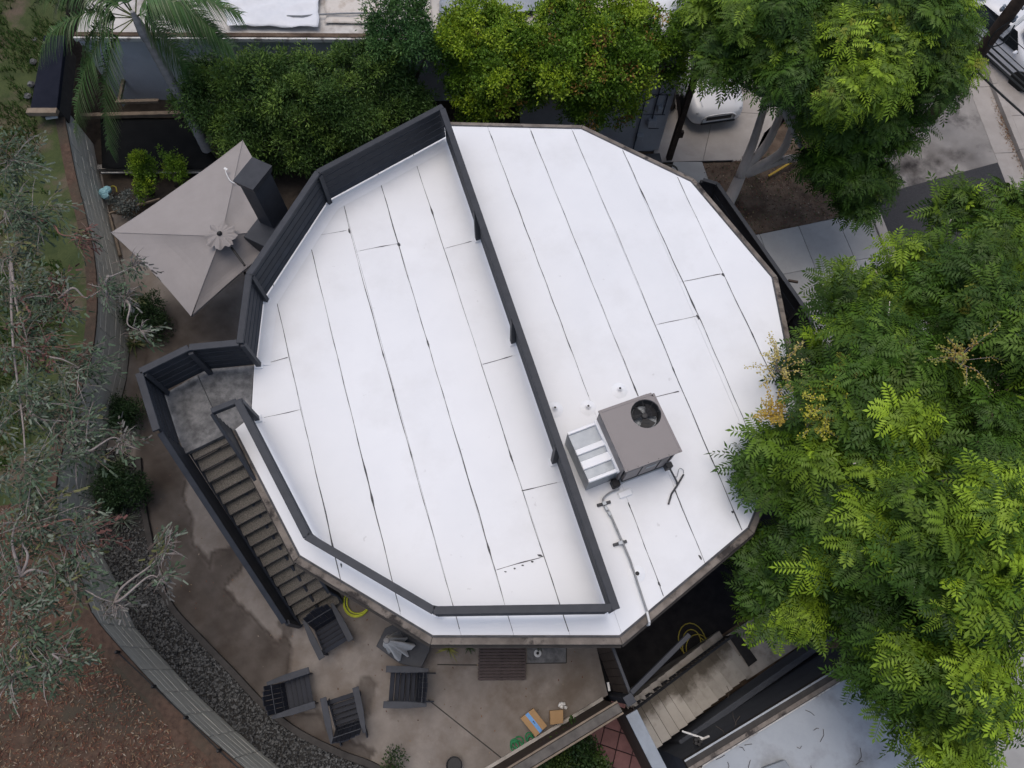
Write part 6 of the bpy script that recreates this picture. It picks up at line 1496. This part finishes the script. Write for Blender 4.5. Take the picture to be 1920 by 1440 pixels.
V = np.stack([base-sx, base+sx, tipv], 1).reshape(-1, 3); tone = rng.uniform(.6, 1.3, (n, 1)); cg = np.where((rng.random(n) < .82)[:, None], np.array([.048,.105,.018]), np.array([.12,.12,.05]))*tone
tag(np_mesh('grass', V, np.arange(n*3).reshape(-1, 3), LEAF, None, np.repeat(cg, 3, 0)), 'patchy green grass on the slope above the block wall', 'grass', kind='stuff')
Pl = np.concatenate([hill_points(bot_half, 80000, -12.5), hill_points(top_half, 3500, -14)])
Pl = Pl[polydist(Pl, [tuple(p[:2]) for p in uphill], False) > .06]; dn = fnoise(Pl, 71, 3, .5); Pl = Pl[dn*.6+rng.random(len(Pl))*1.4 > .25][:40000]; n = len(Pl)
zl_ = WALL_H+hill_z(Pl)+.012; a = rng.uniform(0, 6.3, n); l = rng.uniform(.03, .10, n); w = rng.uniform(.009, .022, n); ti = rng.uniform(-.02, .03, (n, 2))
d = np.c_[np.cos(a), np.sin(a)]; s = np.c_[-d[:, 1], d[:, 0]]
V = np.stack([np.c_[Pl-d*l[:, None]/2, zl_], np.c_[Pl+s*w[:, None]/2, zl_+.006+ti[:, 0]*.3], np.c_[Pl+d*l[:, None]/2, zl_+np.abs(ti[:, 1])], np.c_[Pl-s*w[:, None]/2, zl_+.004]], 1).reshape(-1, 3)
k_ = rng.integers(0, 10, n); pal = np.array([[.13,.055,.032],[.16,.075,.04],[.10,.045,.03],[.20,.11,.06],[.08,.04,.03],[.14,.09,.06],[.25,.18,.11],[.30,.25,.19],[.12,.05,.03],[.17,.065,.04]])
cl_ = pal[k_]*rng.uniform(.7, 1.3, (n, 1))
tag(np_mesh('leaf_litter', V, np.arange(n*4).reshape(-1, 4), LEAF_G, None, np.repeat(cl_, 4, 0)), 'rust brown dry leaf litter covering the lower slope', 'leaf litter', kind='stuff')
# drip irrigation line with stakes along the wall top
ir = thing('drip_line', 'thin dark drip line pegged along the slope above the block wall', 'hose', tuple(un(260,1260,1.6)))
b = MB(); q = [p+Z*.03 for p in UP([(222,1223),(290,1287),(350,1345),(412,1407),(470,1460)], 1.55)]; b.tube(smooth_path(q, 6), .010, 5); b.build('line', M['cable'], ir)
for p in q[:4]: b = MB(); b.lathe(p, [(.03,-.05),(.035,.05),(.02,.08)], 8); b.build('peg', M['black'], ir)
# scattered leaves on the patio and the tree bed
Pq = []
for _ in range(260): p = un(random.uniform(260,1100), random.uniform(850,1430), 0); Pq.append(p)
Pq = [p for p in Pq if inside([p[:2]], vis)[0]]
V, Q, C = [], [], []
for p in Pq:
    a = random.uniform(0, 6.3); r_ = random.uniform(.010,.026); q0 = len(V)
    for k in range(4): V.append((p.x+r_*math.cos(a+k*1.571)*(1 if k % 2 else .5), p.y+r_*math.sin(a+k*1.571)*(1 if k % 2 else .5), .006+random.uniform(0,.01)))
    Q.append((q0,q0+1,q0+2,q0+3)); C += [pal[random.randrange(10)]*random.uniform(.6,1.3)]*4
tag(np_mesh('fallen_leaves', V, Q, LEAF_G, None, np.array(C)), 'a few dry leaves scattered over the patio concrete', 'leaves', kind='stuff')
V, Q, C = [], [], []
for _ in range(3800):
    p = un(random.uniform(1316,1640), random.uniform(290,450), LOW)
    if (p.x-tb1.x)**2+(p.y-tb1.y)**2 > 30: continue
    a = random.uniform(0, 6.3); r_ = random.uniform(.015,.04); q0 = len(V)
    for k in range(4): V.append((p.x+r_*math.cos(a+k*1.571)*(1 if k % 2 else .4), p.y+r_*math.sin(a+k*1.571)*(1 if k % 2 else .4), LOW+.03+random.uniform(0,.035)))
    Q.append((q0,q0+1,q0+2,q0+3)); C += [(pal[random.randrange(10)] if random.random() < .7 else np.array([.07,.10,.03]))*random.uniform(.5,1.2)]*4
bedpoly = [tuple(un(x, y, LOW)[:2]) for x, y in [(1316,308),(1372,305),(1425,275),(1520,190),(1600,300),(1640,370),(1600,402),(1360,452),(1330,400)]]
ok = [i for i in range(len(Q)) if inside([V[Q[i][0]][:2]], bedpoly)[0]]
V = np.array(V).reshape(-1, 4, 3)[ok].reshape(-1, 3); C = np.array(C).reshape(-1, 4, 3)[ok].reshape(-1, 3)
tag(np_mesh('bed_litter', V, np.arange(len(V)).reshape(-1, 4), LEAF_G, None, C), 'brown leaf litter in the bed around the forked tree trunk', 'leaf litter', kind='stuff')
b = MB(); b.bar(un(1441,330,LOW+.1), un(1502,293,LOW+.25), .06, .04); tag(b.build('yellow_timber', M['yellowp']), 'yellow timber leaning in the bed behind the forked trunk', 'timber')
print('objects', len(bpy.data.objects), 'tris', sum(len(m.loops)-2*len(m.polygons) for m in bpy.data.meshes))
